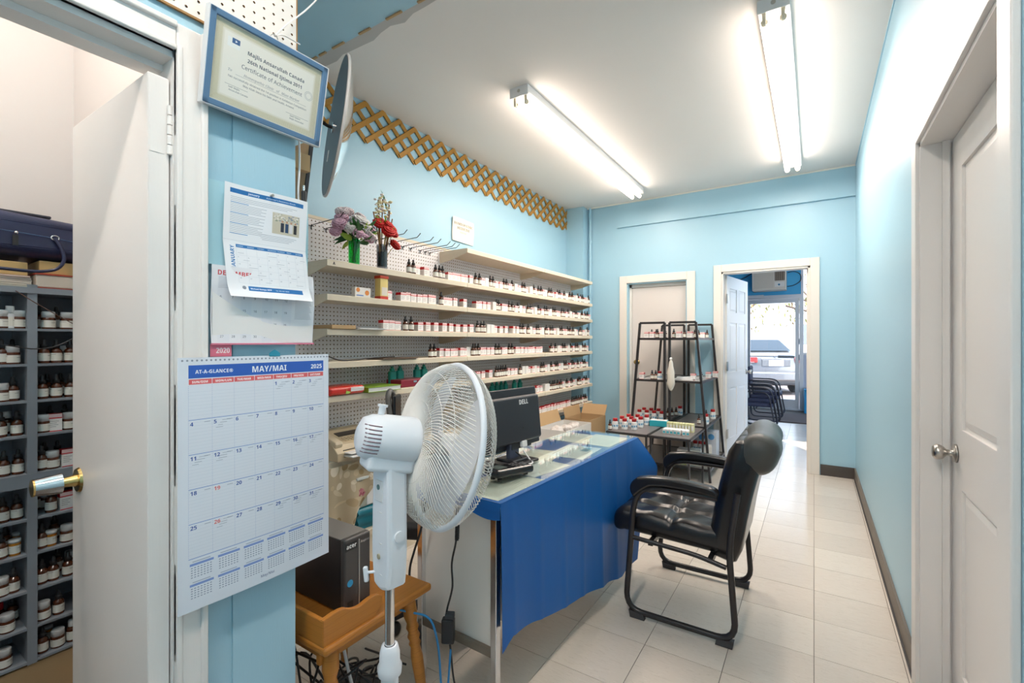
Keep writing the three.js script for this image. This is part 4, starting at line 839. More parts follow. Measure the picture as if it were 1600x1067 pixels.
  for (let b = 0; b < 3; b++) {
    const pos = [], idx = [], uv = [], n = 10, m = 12;
    for (let j = 0; j <= m; j++) for (let i = 0; i <= n; i++) { const s = j / m, r = .028 + .160 * s, wd = .5 + .55 * Math.sin(Math.min(1, s * 1.15) * 2.0), q = (i / n - .5) * wd * 1.55 + .35 * s, tz = (.5 - i / n) * (.050 - .012 * s); pos.push(r * Math.cos(q), r * Math.sin(q), tz); uv.push(i / n, s); }
    for (let j = 0; j < m; j++) for (let i = 0; i < n; i++) { const a = j * (n + 1) + i; idx.push(a, a + 1, a + n + 1, a + 1, a + n + 2, a + n + 1); }
    const g = new THREE.BufferGeometry(); g.setAttribute('position', new THREE.Float32BufferAttribute(pos, 3)); g.setAttribute('uv', new THREE.Float32BufferAttribute(uv, 2)); g.setIndex(idx); g.computeVertexNormals();
    const bl_ = mesh('blade', [g], new THREE.MeshStandardMaterial({ ...{ color: bladeM.color, roughness: .3 }, side: THREE.DoubleSide }), head); bl_.position.z = z0 + .012; bl_.rotation.z = b * Math.PI * 2 / 3 + .55;
  }
}
// ---------------------------------------------------------------- wooden bench with turned legs, computer tower on it
{
  const t = thing('wooden_bench', 'small pine bench with scalloped gallery and turned legs', 'bench', [-1.13, 0, .80], PI2);   // local x = depth 0..0.42, z = 0 front .. -0.48
  mesh('seat_board', [metric(rbox(.43, .026, .48, .215, .437, -.24, .010, 3))], M.pine, t);
  const apron = [metric(box(.36, .05, .016, .2, .40, -.06)), metric(box(.36, .05, .016, .2, .40, -.42)), metric(box(.016, .05, .36, .05, .40, -.24)), metric(box(.016, .05, .36, .36, .40, -.24))];
  mesh('apron', apron, M.pine, t);
  const sc = new THREE.Shape(); sc.moveTo(0, 0); sc.lineTo(.0, .072); sc.quadraticCurveTo(.045, .083, .072, .072); sc.quadraticCurveTo(.105, .050, .135, .056); sc.quadraticCurveTo(.185, .070, .205, .048); sc.quadraticCurveTo(.212, .02, .17, 0); sc.lineTo(0, 0);
  mesh('gallery_front', [metric(place(extrude(sc, .012, .002), .006, .450, -.026))], M.pine, t);
  mesh('gallery_end', [metric(rbox(.014, .075, .46, .010, .485, -.245, .003))], M.pine, t);
  const leg = [[.010, 0], [.015, .012], [.013, .03], [.019, .12], [.021, .19], [.016, .225], [.021, .235], [.016, .245], [.022, .26], [.016, .275], [.022, .29], [.017, .305], [.024, .33], [.023, .40], [.0, .40]];
  for (const [x, z, rx, rz] of [[.055, -.05, .06, -.06], [.055, -.42, -.08, -.06], [.36, -.05, .08, .12], [.36, -.42, -.08, .12]]) { const l = mesh('leg', [metric(place(lathe([[0, 0], ...leg], 18), 0, -.40, 0))], M.pine, t); l.position.set(x, .426, z); l.rotation.set(-rx, 0, rz); l.scale.y = 1.055; }
}
{
  const t = thing('computer_tower', 'black slim desktop computer tower standing on the pine bench', 'computer', [-1.235, .450, .98], PI2);  // +z local is the bezel side
  const w = .098, h = .228;
  mesh('case', [rbox(w, h, .34, 0, h / 2 + .004, -.17, .003)], std(rgb(.022, .022, .026), .35), t);
  mesh('case_top', [rbox(w + .001, .003, .335, 0, h + .004, -.17, .001)], std(rgb(.20, .19, .18), .45), t);
  const bz = mesh('bezel', [rbox(w + .004, h + .006, .022, 0, h / 2 + .004, .008, .008, 3)], std(rgb(.085, .08, .08), .3, { metalness: .3 }), t);
  mesh('bezel_strip', [rbox(.004, h - .02, .003, .004, h / 2 + .004, .0195, .001)], std(rgb(.55, .55, .56), .3, { metalness: .8 }), t);
  mesh('badge', [box(.042, .024, .002, -.026, h - .018, .0195)], M.black, t); const tx = mesh('badge_lettering', [text('acer', .013)], M.whiteCap, t); tx.position.set(-.026, h - .023, .0205);
  const tx2 = mesh('badge_lettering', [text('Aspire', .008)], M.chrome, t); tx2.position.set(.026, h - .02, .019);
  const lo = mesh('blue_sticker', [new THREE.CircleGeometry(.011, 20)], std(rgb(.04, .35, .65), .4), t); lo.position.set(-.030, .095, .0195);
  mesh('front_ports', [box(.03, .008, .003, .022, .022, .019), box(.02, .02, .003, -.03, .03, .019)], M.black, t);
}
// ---------------------------------------------------------------- desk: built on its own axes, turned two degrees off the wall
const deskTurn = 88 * DEG;
const onDesk = (x, y, z) => { const c = Math.cos(deskTurn), s = Math.sin(deskTurn); return [-.889 + x * c + z * s, y, 1.303 - (-x * s + z * c)]; };
const DL = 1.31, DD = .42;
{
  const t = thing('desk', 'white panel-ended desk on chrome legs under the blue cloth', 'desk', onDesk(0, 0, 0), deskTurn);
  const lam = std(rgb(.82, .77, .71), .45);
  mesh('desk_top', [rbox(DL - .02, .028, DD - .03, DL / 2, .738, -DD / 2, .004)], lam, t);
  const ep = new THREE.Shape(); ep.moveTo(-.045, .24); ep.lineTo(-.045, .68); ep.quadraticCurveTo(-.045, .722, -.085, .722); ep.lineTo(-.395, .722); ep.lineTo(-.395, .24); ep.lineTo(-.045, .24);
  for (const x of [.02, DL - .04]) mesh('end_panel', [place(extrude(ep, .018, .001).rotateY(-PI2), x + .018, 0, 0)], lam, t);
  mesh('panel_band', [place(box(.012, .03, .35, .012, .225, -.22), 0, 0, 0)], std(rgb(.22, .18, .14), .6), t);
  for (const [x, z] of [[.012, -.03], [.012, -.385], [DL - .03, -.03], [DL - .03, -.385]]) mesh('leg', [rbox(.026, .722, .026, x, .361, z, .003)], M.chrome, t);
  mesh('modesty_panel', [box(DL - .1, .40, .016, DL / 2, .50, -.06)], lam, t);
}
{ // blue cloth over the desk
  const n = 150, m = 26, pos = [], uv = [], idx = [], grid = [];
  const strip = (f, nn, mm) => { const b = pos.length / 3; for (let j = 0; j <= mm; j++) for (let i = 0; i <= nn; i++) { const p = f(i / nn, j / mm); pos.push(p[0], p[1], p[2]); uv.push(p[3] ?? p[0], p[4] ?? p[1]); } for (let j = 0; j < mm; j++) for (let i = 0; i < nn; i++) { const a = b + j * (nn + 1) + i; idx.push(a, a + nn + 1, a + 1, a + 1, a + nn + 1, a + nn + 2); } };
  const T = .7545;
  // top
  strip((s, v) => [-.004 + s * (DL + .006), T, -DD + .02 + v * (DD - .015)], 4, 4);
  // front drape with soft pleats; the hem hangs lower at the far end and swings out there in a corner
  strip((s, v) => {
    const x0 = -.004 + s * (DL + .006), hem = .30 - .22 * Math.min(1, s * 1.25) + (s < .04 ? -.05 * (1 - s / .04) : 0), drop = T - hem, far = Math.max(0, (s - .86) / .14), q = Math.sin(v * Math.PI);
    const fold = .006 * v * Math.sin(x0 * 19 + 1.5 * Math.sin(x0 * 7)) + .007 * Math.sqrt(v) * (1 - .5 * v) * Math.pow(Math.abs(Math.sin(x0 * 17 + .6)), 18) + .010 * Math.sqrt(v);
    const flare = far * far * (.115 * Math.sin(Math.min(1, v * 1.9) * 1.57) * Math.max(0, 1 - Math.max(0, v - .25) / .35));
    return [x0 + far * far * (.12 * Math.sin(Math.min(1, v * 2.2) * 1.57) - .20 * Math.max(0, v - .25)), T - v * drop, .002 + fold + flare];
  }, n, m);
  // short fall over the near end
  strip((s, v) => [-.006 - .004 * v, T - v * (.05 + .012 * Math.sin(s * 9)), -DD + .02 + s * (DD - .015)], 30, 4);
  // fall over the far end
  strip((s, v) => { const f = s * s * s; return [DL + .002 + .02 * v + f * .12 * Math.sin(Math.min(1, v * 2.2) * 1.57) - f * .20 * Math.max(0, v - .25) * 1, T - v * (.40 + .275 * f), -DD + .02 + s * (DD - .015) + f * .115 * Math.sin(Math.min(1, v * 1.9) * 1.57) * Math.max(0, 1 - Math.max(0, v - .25) / .35) - f * .0]; }, 40, 20);
  const g = new THREE.BufferGeometry(); g.setAttribute('position', new THREE.Float32BufferAttribute(pos, 3)); g.setAttribute('uv', new THREE.Float32BufferAttribute(uv, 2)); g.setIndex(idx); g.computeVertexNormals();
  const weave = canvas(256, 256, (c, w, h) => { c.fillStyle = '#035fae'; c.fillRect(0, 0, w, h); for (let i = 0; i < 256; i += 4) { c.globalAlpha = rr(.1, .3); c.fillStyle = i % 8 ? '#025298' : '#0a70c0'; c.fillRect(i, 0, 2, h); c.fillRect(0, i, w, 1.5); } c.globalAlpha = 1; }, true); weave.repeat.set(9, 9);
  single('table_cloth', 'royal blue cloth draped over the desk to near the floor', 'tablecloth', [g], phys(0xffffff, .5, { map: weave, side: THREE.DoubleSide, sheen: .05, sheenColor: rgb(.05, .3, .7), sheenRoughness: .5 }), onDesk(0, 0, 0), deskTurn);
}
const GT = .7645;
single('glass_sheet', 'clear glass sheet covering the papers on the desk', 'glass', [rbox(DL - .01, .005, DD - .03, DL / 2, GT - .0025, -DD / 2 + .012, .0015)], phys(rgb(.95, .99, .98), .01, { transmission: 1, thickness: 0, ior: 1.52 }), onDesk(0, 0, 0), deskTurn);
{ // papers between cloth and glass
  const tx = (k) => canvas(256, 340, (c, w, h) => { c.fillStyle = ['#ece7da', '#e9e9e6', '#dfe6ea', '#f0ece2'][k % 4]; c.fillRect(0, 0, w, h); c.fillStyle = k % 3 === 1 ? '#3d7fa8' : '#8c8a86'; c.fillRect(24, 22, 150, k % 3 === 1 ? 26 : 9); c.fillStyle = '#a3a09a'; for (let i = 0; i < 22; i++) c.fillRect(24, 64 + i * 11, 205 - (i * 47) % 90, 3); if (k % 3 === 2) { c.fillStyle = '#5b97b5'; c.fillRect(150, 200, 80, 70); } });
  const mats = [0, 1, 2, 3].map((k) => print(tx(k)));
  const list = [[.16, -.125, .30, .215, .0, 0, 'text-filled sheet nearest the fan, under the desk glass'], [.45, -.145, .25, .20, -.12, 1, 'white page in front of the black terminal under the glass'], [.64, -.27, .20, .24, .2, 3, 'slanted page beside the terminal under the desk glass'], [.80, -.13, .26, .18, .08, 2, 'page with a blue picture at mid desk under glass'], [1.12, -.13, .27, .20, .0, 0, 'wide page near the far end of the desk under glass'], [1.10, -.31, .24, .17, -.06, 1, 'blue-headed page at the far corner of the desk'], [.36, -.30, .26, .18, .15, 2, 'page showing beneath the monitor foot under glass']];
  list.forEach(([x, z, w, d, a, k, l], i) => single('paper_page', l, 'paper', [box(w, .0008, d), place(new THREE.PlaneGeometry(w, d).rotateX(-PI2), 0, .0008, 0)], mats[k], onDesk(x, .7553 + i * .0003, z), deskTurn + a, 'papers under the desk glass'));
}
{ // monitor, its back towards the camera
  const t = thing('computer_monitor', 'dark flat computer monitor on the desk, its back facing us', 'monitor', onDesk(.43, GT, -.26), 0);
  t.rotation.y = 84 * DEG;      // local +z is the back side
  const dk = std(rgb(.022, .022, .028), .42), pw = .44, ph = .265;
  const head = new THREE.Group(); head.name = 'screen_housing'; head.position.set(0, .19, 0); head.rotation.x = -6 * DEG; t.add(head);
  mesh('bezel_frame', [rbox(pw, ph, .022, 0, 0, -.022, .005)], dk, head);
  mesh('screen', [box(pw - .03, ph - .03, .002, 0, 0, -.0335)], M.blackGloss, head);
  mesh('rear_cover', [rbox(pw - .05, ph - .06, .04, 0, -.004, .006, .014, 3)], dk, head);
  const ln = mesh('rear_logo', [text('DELL', .021)], M.whiteCap, head); ln.position.set(.07, .060, .0262);
  mesh('lock_hole', [cylZ(.004, .004, .002, .055, -.045, .027, 12)], M.black, head);
  mesh('input_recess', [box(.14, .03, .012, .05, -.118, .006)], M.black, head); mesh('video_plug', [rbox(.035, .028, .02, .055, -.116, .018, .004)], M.paper, head);
  mesh('power_cable', [tube([V(.0, .05, .03), V(.01, .03, .05), V(.02, .006, .06)], .004, 14, 6)], M.black, t);
  mesh('video_cable', [tube([V(.055, .045, .03), V(.052, .01, .07), V(.03, .006, .10), V(-.02, .005, .08), V(-.03, .005, .02)], .0035, 24, 6)], M.whiteCap, t);
  mesh('stand_neck', [rbox(.07, .13, .022, 0, .065, .012, .006)], std(rgb(.05, .06, .10), .4), t);
  mesh('stand_foot', [rbox(.20, .012, .15, 0, .006, .01, .005), rbox(.11, .014, .10, .0, .016, .01, .006)], dk, t);
}
{
  const t = thing('card_terminal', 'black card payment terminal lying on the desk glass below the monitor', 'terminal', onDesk(.245, GT, -.135), deskTurn - .2);
  const g = new RoundedBoxGeometry(.20, .032, .085, 4, .012), p = g.attributes.position; for (let i = 0; i < p.count; i++) p.setY(i, p.getY(i) + .022 + .10 * Math.max(0, -p.getX(i)) ); g.computeVertexNormals();
  mesh('terminal_body', [g], M.blackGloss, t); mesh('display', [box(.05, .002, .05, -.06, .047, 0)], std(rgb(.10, .12, .11), .15), t);
  const keys = []; for (let i = 0; i < 4; i++) for (let j = 0; j < 3; j++) keys.push(rbox(.012, .004, .014, .0 + i * .018, .040, -.022 + j * .022, .001, 1)); mesh('keypad', keys, M.rubber, t);
  for (const x of [-.07, .07]) mesh('foot', [cyl(.010, .010, .008, x, .004, .02, 12), cyl(.010, .010, .008, x, .004, -.02, 12)], M.black, t);
}
single('correction_pen', 'white pen lying on the glass beside the monitor', 'pen', [cylX(.006, .006, .12, 0, .006, 0, 12)], M.whiteCap, onDesk(.74, GT, -.36), deskTurn + .9);
{ // open cartons between desk and shelves
  const carton = (label, X, Z, w, h, d, y0, m, a, flaps) => { const t = thing('cardboard_carton', label, 'carton', [X, y0, Z], PI2 + a); const k = .004;
    mesh('carton_walls', [box(w, h, k, 0, h / 2, d / 2), box(w, h, k, 0, h / 2, -d / 2), box(k, h, d, w / 2, h / 2, 0), box(k, h, d, -w / 2, h / 2, 0), box(w, k, d, 0, k / 2, 0)], m, t);
    for (const [x, z, ww, dd, rx, rz, dx, dz] of flaps) { const f = mesh('flap', [box(ww, .003, dd, dx, 0, dz)], M.kraft, t); f.position.set(x, h, z); f.rotation.set(rx, 0, rz); } return t; };
  carton('tall open cardboard carton with raised flaps by the corner pipe', -2.0, 4.50, .40, .34, .28, .18, M.kraft, 0, [[.20, 0, .12, .27, 0, 1.0, .06, 0], [0, -.14, .38, .10, 1.35, 0, 0, -.05]]);
  carton('low white carton tray in front of the lowest shelf', -1.98, 3.95, .60, .33, .30, .18, plainMat, 0, [[0, -.15, .5, .12, 1.2, 0, 0, -.06]]);
  carton('open white carton beside the monitor holding loose packets', -1.86, 3.30, .52, .36, .30, .18, plainMat, 0, []);
  single('low_bench', 'low beige plank bench carrying cartons between desk and shelves', 'bench', [box(1.75, .03, .36, 0, .165, 0), box(.03, .15, .34, -.8, .075, 0), box(.03, .15, .34, .8, .075, 0)], M.shelfBeige, [-1.95, 0, 3.9], PI2);
  for (let i = 0; i < 6; i++) single('plastic_packet', `crumpled clear packet in the low white carton, ${ordinal(i + 1)} along its length`, 'packet', [(() => { const g = new THREE.IcosahedronGeometry(.055, 2), p = g.attributes.position; for (let k = 0; k < p.count; k++) { const f = 1 + .2 * Math.sin(p.getX(k) * 90 + i) * Math.cos(p.getZ(k) * 80); p.setXYZ(k, p.getX(k) * f, p.getY(k) * .6 * f, p.getZ(k) * f); } g.computeVertexNormals(); return g; })()], std(rgb(.66, .62, .60), .3), [-1.98 + rr(-.05, .05), .48, 3.72 + i * .09], 0, 'packets in the white carton');
}
{ // operator's chair glimpsed behind the fan
  const t = thing('office_chair', 'black office chair with looped back between desk and shelves', 'chair', [-1.51, 0, 1.72], 115 * DEG);
  mesh('seat', [rbox(.46, .08, .44, 0, .46, 0, .03, 3)], M.black, t);
  mesh('back_loop', [pipe([V(-.045, .50, -.20), V(-.05, .95, -.25), V(-.03, 1.055, -.27), V(.03, 1.055, -.27), V(.05, .95, -.25), V(.045, .50, -.20)], .014, .06, 10)], std(rgb(.13, .12, .11), .4), t);
  mesh('back_pad', [rbox(.085, .42, .02, 0, .83, -.236, .01)], M.blackGloss, t);
  mesh('gas_stem', [cyl(.025, .025, .34, 0, .25, 0, 16)], M.black, t);
  for (let i = 0; i < 5; i++) { const l = mesh('base_arm', [rbox(.28, .03, .045, .14, .085, 0, .01), place(new THREE.SphereGeometry(.03, 12, 10), .27, .03, 0)], M.black, t); l.rotation.y = i * 1.2566; }
}
// ---------------------------------------------------------------- leads and adapters under the bench and desk
{
  const lead = (label, pts, r, m) => single('power_cable', label, 'cable', [tube(pts.map((p) => W(...p)), r, 60, 6)], m);
  const blueL = std(rgb(.03, .25, .55), .4);
  lead('black lead hanging from behind the fan down to the bench', [[-1.20, .73, 1.27], [-1.21, .62, 1.26], [-1.24, .52, 1.25], [-1.25, .46, 1.24], [-1.25, .2, 1.26], [-1.26, .01, 1.3]], .0045, M.black);
  lead('thin black lead down the white desk end to the adapter', [[-1.045, .70, 1.27], [-1.055, .60, 1.27], [-1.07, .52, 1.265], [-1.065, .44, 1.262], [-1.085, .36, 1.258], [-1.09, .33, 1.255]], .0035, M.black);
  const coil = []; for (let i = 0; i <= 160; i++) { const s = i / 160, a = s * 22 * 6.283; coil.push(W(-1.04 - .004 * s + .006 * Math.cos(a), .72 - s * .11, 1.262 + .006 * Math.sin(a))); }
  single('coiled_cord', 'short black coiled cord hanging at the white desk end', 'cord', [new THREE.TubeGeometry(new THREE.CatmullRomCurve3(coil), 400, .0024, 5)], M.black);
  const ad = thing('power_adapter', 'black power adapter hanging in front of the white desk end', 'adapter', [-1.078, .245, 1.255], .5); mesh('adapter_body', [rbox(.045, .085, .03, 0, .042, 0, .006)], M.black, ad); mesh('adapter_socket', [rbox(.032, .02, .026, .006, .094, 0, .004)], M.rubber, ad);
  lead('blue network lead drooping below the bench', [[-1.20, .40, 1.10], [-1.16, .37, 1.16], [-1.10, .36, 1.18], [-1.08, .28, 1.20], [-1.06, .12, 1.20], [-1.045, .05, 1.20], [-1.04, .14, 1.21], [-1.05, .24, 1.235]], .004, blueL);
  lead('black lead running from the adapter across the floor', [[-1.07, .24, 1.255], [-1.05, .10, 1.26], [-1.04, .03, 1.30], [-.98, .008, 1.36], [-.92, .008, 1.40], [-.80, .008, 1.42]], .0035, M.black);
  lead('pale lead curving over the floor under the bench', [[-1.32, .30, 1.0], [-1.26, .16, 1.0], [-1.20, .06, 1.02], [-1.12, .012, 1.06], [-.98, .01, 1.18], [-.86, .01, 1.30]], .006, M.whiteCap);
  const where = ['rear leg', 'front leg', 'gallery', 'middle', 'desk side', 'pier'];
  for (let i = 0; i < 6; i++) lead(`tangled black lead looping under the bench near its ${where[i]}`, Array.from({ length: 7 }, (_, k) => [-1.50 + rr(0, .34), .05 + .3 * Math.abs(Math.sin(k * .9 + i)) * (1 - k / 8), .86 + k * .055 + rr(-.05, .05)]), .004, M.black);
  const ps = thing('power_strip', 'dark power strip lying on the floor below the bench', 'power strip', [-1.42, 0, 1.16], .3); mesh('strip_body', [rbox(.30, .04, .055, 0, .02, 0, .008)], M.rubber, ps); mesh('switch', [rbox(.02, .006, .014, .12, .042, 0, .002)], M.redCap, ps);
}
// ---------------------------------------------------------------- black leather visitor chair on a sled frame
{
  const t = thing('visitor_chair', 'black leather armchair with sled frame in front of the blue cloth', 'chair', [-.54, 0, 2.455], 0);   // faces -x; local z = +-0.285 sides
  const leather = std(rgb(.011, .011, .013), .24, { bumpMap: at(roller, 6), bumpScale: .0006 }), fr = M.metalBlack.clone(); fr.roughness = .25;
  for (const s of [-1, 1]) {
    const z = s * .287;
    const loop = mesh('sled_frame', [pipe([V(.19, .625, z), V(-.12, .625, z), V(-.175, .56, z), V(-.215, .03, z), V(.265, .03, z), V(.235, .42, z), V(.27, .66, z)], .0135, .085, 10)], fr, t);
    for (const x of [-.155, .215]) mesh('floor_glide', [extrude([[-.034, 0], [.03, 0], [.026, .022], [-.04, .03]].map(([a, b]) => [x < 0 ? a : -a, b]), .024, .002)], M.rubber, t).position.set(x, .002, z - .012);
    const arm = new THREE.Shape(); arm.moveTo(-.17, .585); arm.quadraticCurveTo(-.195, .625, -.15, .655); arm.quadraticCurveTo(-.04, .685, .16, .662); arm.quadraticCurveTo(.19, .655, .185, .640); arm.quadraticCurveTo(.0, .664, -.10, .642); arm.quadraticCurveTo(-.145, .615, -.17, .585);
    mesh('armrest', [place(extrude(arm, .034, .010), 0, 0, z - .017)], leather, t);
    mesh('side_rail', [pipe([V(-.185, .375, z), V(.10, .355, z * .96), V(.225, .335, z)], .011, .05, 8)], fr, t);
  }
  mesh('cross_rail', [bar(V(-.10, .36, -.28), V(-.10, .36, .28), .022), bar(V(.16, .345, -.28), V(.16, .345, .28), .022)], fr, t);
  // cushion: padded, creased into three rolls each way
  const pad = (w, h, d, r, f) => { const g = new THREE.BoxGeometry(w, h, d, 36, 8, 36), p = g.attributes.position; const hw = w / 2 - r, hh = h / 2 - r, hd = d / 2 - r, q = V(), c = V(); for (let i = 0; i < p.count; i++) { q.fromBufferAttribute(p, i); c.set(THREE.MathUtils.clamp(q.x, -hw, hw), THREE.MathUtils.clamp(q.y, -hh, hh), THREE.MathUtils.clamp(q.z, -hd, hd)); q.sub(c); if (q.length() > 1e-6) q.setLength(r); q.add(c); f(q, c); p.setXYZ(i, q.x, q.y, q.z); } g.computeVertexNormals(); return g; };
  const seat = pad(.52, .115, .50, .045, (q) => { if (q.y > 0) { const dent = (v, c0, k) => Math.exp(-(((v - c0) / k) ** 2)); q.y -= .020 * (dent(q.z, -.09, .013) + dent(q.z, .09, .013)) * (q.x < .2 ? 1 : .4) + .014 * dent(q.x, .02, .014); q.y += .008 * Math.sin(q.x * 40 + q.z * 21) * .4; } if (q.x < -.2) q.y -= (-.2 - q.x) * .35; });
  const sc = mesh('seat', [seat], leather, t); sc.position.set(-.04, .425, 0); sc.rotation.z = -.035;
  const back = pad(.14, .54, .50, .05, (q) => { q.x += .05 * Math.sin((q.y + .27) * 4.2) * -.5; const dent = Math.exp(-(((q.z - .09) / .013) ** 2)) + Math.exp(-(((q.z + .09) / .013) ** 2)); if (q.x < 0) q.x += .014 * dent; });
  const bm = mesh('backrest', [back], leather, t); bm.position.set(.265, .60, 0); bm.rotation.z = -.24;
  const roll = pad(.15, .18, .51, .068, (q) => { q.x += .01 * Math.sin(q.z * 14); }); const rm = mesh('headroll', [roll], std(rgb(.055, .058, .055), .3, { bumpMap: at(roller, 6), bumpScale: .001 }), t); rm.position.set(.335, .818, 0); rm.rotation.z = -.35;
}
// ---------------------------------------------------------------- black tapering display racks in front of the store door
{
  const Zf = 4.59, Zr = 5.40, cz = (Zf + Zr) / 2, hd = (Zr - Zf) / 2, lv = [1.326, .918, .50, .11];
  const rack = (label, s, Xi) => {      // s = +1 slants towards +x, -1 towards -x; the upright legs stand at Xi
    const t = thing('display_rack', label, 'rack', [Xi, 0, cz], 0, 'tapering display racks'), top = 1.482, w0 = .365, w1 = .24, at_ = (y) => s * (w0 + (w1 - w0) * y / top), b = .021;
    for (const z of [-hd, hd]) { mesh('upright_leg', [bar(V(0, 0, z), V(0, top, z), b)], M.metalBlack, t); mesh('slanted_leg', [bar(V(at_(0), 0, z), V(at_(top), top, z), b)], M.metalBlack, t); mesh('top_bar', [bar(V(0, top, z), V(at_(top), top, z), b)], M.metalBlack, t); }
    for (const y of lv) { const x = at_(y); const f = mesh('shelf_frame', [bar(V(0, y, -hd), V(0, y, hd), b), bar(V(x, y, -hd), V(x, y, hd), b), bar(V(0, y, -hd), V(x, y, -hd), b), bar(V(0, y, hd), V(x, y, hd), b)], M.metalBlack, t); mesh('shelf_panel', [box(Math.abs(x) - .01, .005, 2 * hd - .01, x / 2, y + .004, 0)], y > .6 ? std(rgb(.52, .50, .49), .25) : std(rgb(.22, .20, .19), .3), f); }
    return t;
  };
  rack('black metal tapering rack with its slanted legs towards the open doorway', 1, -1.165);
  rack('black metal tapering rack with its slanted legs towards the wall shelves', -1, -1.212);
  const low = (label, X0, X1) => { const t = thing('low_table', label, 'table', [(X0 + X1) / 2, 0, 4.27], 0, 'low rack tables'), w = X1 - X0, d = .58, b = .016; for (const x of [-1, 1]) for (const z of [-1, 1]) mesh('leg', [bar(V(x * (w / 2 - .008), 0, z * (d / 2 - .008)), V(x * (w / 2 - .008), .49, z * (d / 2 - .008)), b)], M.metalBlack, t); mesh('table_frame', [bar(V(-w / 2, .49, -d / 2), V(w / 2, .49, -d / 2), .018), bar(V(-w / 2, .49, d / 2), V(w / 2, .49, d / 2), .018), bar(V(-w / 2, .49, -d / 2), V(-w / 2, .49, d / 2), .018), bar(V(w / 2, .49, -d / 2), V(w / 2, .49, d / 2), .018)], M.metalBlack, t); mesh('table_panel', [box(w - .012, .006, d - .012, 0, .499, 0)], std(rgb(.17, .15, .15), .3), t); return t; };
  low('low black metal table in front of the rack by the doorway', -1.178, -.85); low('low black metal table between the desk corner and the rack', -1.56, -1.20);
  // goods
  const bottle = { body: lathe([[0, 0], [.021, 0], [.0225, .003], [.0225, .052], [.018, .060], [.014, .062], [0, .062]], 16), label: lathe([[.0228, .01], [.0228, .042]], 16), lid: lathe([[0, .083], [.0165, .083], [.0175, .081], [.0175, .062], [0, .062]], 16) };
  const blueLab = std(0xffffff, .5, { map: canvas(128, 64, (c) => { c.fillStyle = '#eef0f2'; c.fillRect(0, 0, 128, 64); c.fillStyle = '#4d9cc4'; for (let i = 0; i < 9; i++) c.fillRect(6 + i * 14, 10 + (i * 7) % 9, 9, 30); }) });
  const wb = (X, Y, Z, label, grp) => { const t = thing('capped_bottle', label, 'bottle', [X, Y, Z], rr(0, 6), grp); share('body', bottle.body, M.whiteCap, t); share('label', bottle.label, blueLab, t); share('lid', bottle.lid, M.redCap, t); if (Y < .6) t.scale.setScalar(1.2); };
  const dk = dropperParts(1.05, 12);
  const item = (k, X, Y, Z, where, grp) => k === 'd' ? dropper(`amber dropper bottle ${where}`, [X, Y, Z], rr(0, 6), grp, dk) : k === 'b' ? (() => { const o = single('remedy_box', `white remedy box with red band ${where}`, 'box', [], remedyMat, [X, Y, Z], 0, grp); o.geometry = remedy[0]; })() : wb(X, Y, Z, `white bottle with red cap ${where}`, grp);
  const zt = Zf + .06;
  'bbdb'.split('').forEach((k, i) => item(k, -1.40 + i * .052, lv[0] + .007, zt, `on wall-side rack top shelf, ${ordinal(i + 1)} in front row`, 'rack top goods'));
  'ddbd'.split('').forEach((k, i) => item(k, -1.38 + i * .045, lv[0] + .007, zt + .09, `on wall-side rack top shelf, ${ordinal(i + 1)} in back row`, 'rack top goods'));
  'dbdbd'.split('').forEach((k, i) => item(k, -1.14 + i * .05, lv[0] + .007, zt, `on doorway-side rack top shelf, ${ordinal(i + 1)} in front row`, 'rack top goods'));
  'bddbd'.split('').forEach((k, i) => item(k, -1.12 + i * .042, lv[0] + .007, Zr - .12, `on doorway-side rack top shelf, ${ordinal(i + 1)} in back row`, 'rack top goods'));
  'bddw'.split('').forEach((k, i) => item(k, -1.45 + [0, .10, .135, .175][i], lv[1] + .007, zt, `on wall-side rack middle shelf, ${ordinal(i + 1)} along`, 'rack middle goods'));
  'bdbb'.split('').forEach((k, i) => item(k, -.985 + i * .04, lv[1] + .007, zt + .12 + i * .16, `on doorway-side rack middle shelf, ${ordinal(i + 1)} going back`, 'rack middle goods'));
  single('leaflet_pile', 'flat white leaflets on the middle shelf of the doorway-side rack', 'leaflets', [box(.18, .012, .30, 0, .006, 0), place(box(.17, .006, .26).rotateY(.2), 0, .016, .02)], M.paper, [-1.07, lv[1] + .007, 4.86], 0);
  { const t = thing('plastic_bag', 'clear plastic bag hanging from the upright of the doorway-side rack', 'bag', [-1.145, .86, Zf - .03], 0); const g = new THREE.SphereGeometry(.045, 14, 16), p = g.attributes.position; for (let i = 0; i < p.count; i++) { const y = p.getY(i) / .045, k = .55 + .25 * (1 - y) * .9; p.setXYZ(i, p.getX(i) * k * (1 + .1 * Math.sin(y * 9)), .12 + y * .15, p.getZ(i) * k * .7); } g.computeVertexNormals(); mesh('bag_body', [g], std(rgb(.68, .65, .58), .25), t); mesh('bag_knot', [new THREE.SphereGeometry(.014, 10, 8)], M.whiteCap, t).position.y = .275; }
  // low tables
  let n = 0; for (let r = 0; r < 3; r++) for (let c = 0; c < 3; c++) wb(-1.52 + c * .078 + r * .012, .503, 4.08 + r * .15 + c * .03, `white bottle with red cap on low wall-side table, ${ordinal(++n)} in the cluster`, 'bottles on the low table');
  'dd'.split('').forEach((k, i) => item(k, -1.55 + i * .02, .503, 4.03 + i * .12, `at the outer edge of the low wall-side table, ${ordinal(i + 1)} back`, 'bottles on the low table'));
  for (let i = 0; i < 7; i++) item('w', -1.50 + (i % 4) * .075, lv[2] + .007, 4.72 + Math.floor(i / 4) * .16, `on the low shelf of wall-side rack, ${ordinal(i + 1)} counted`, 'rack low goods');
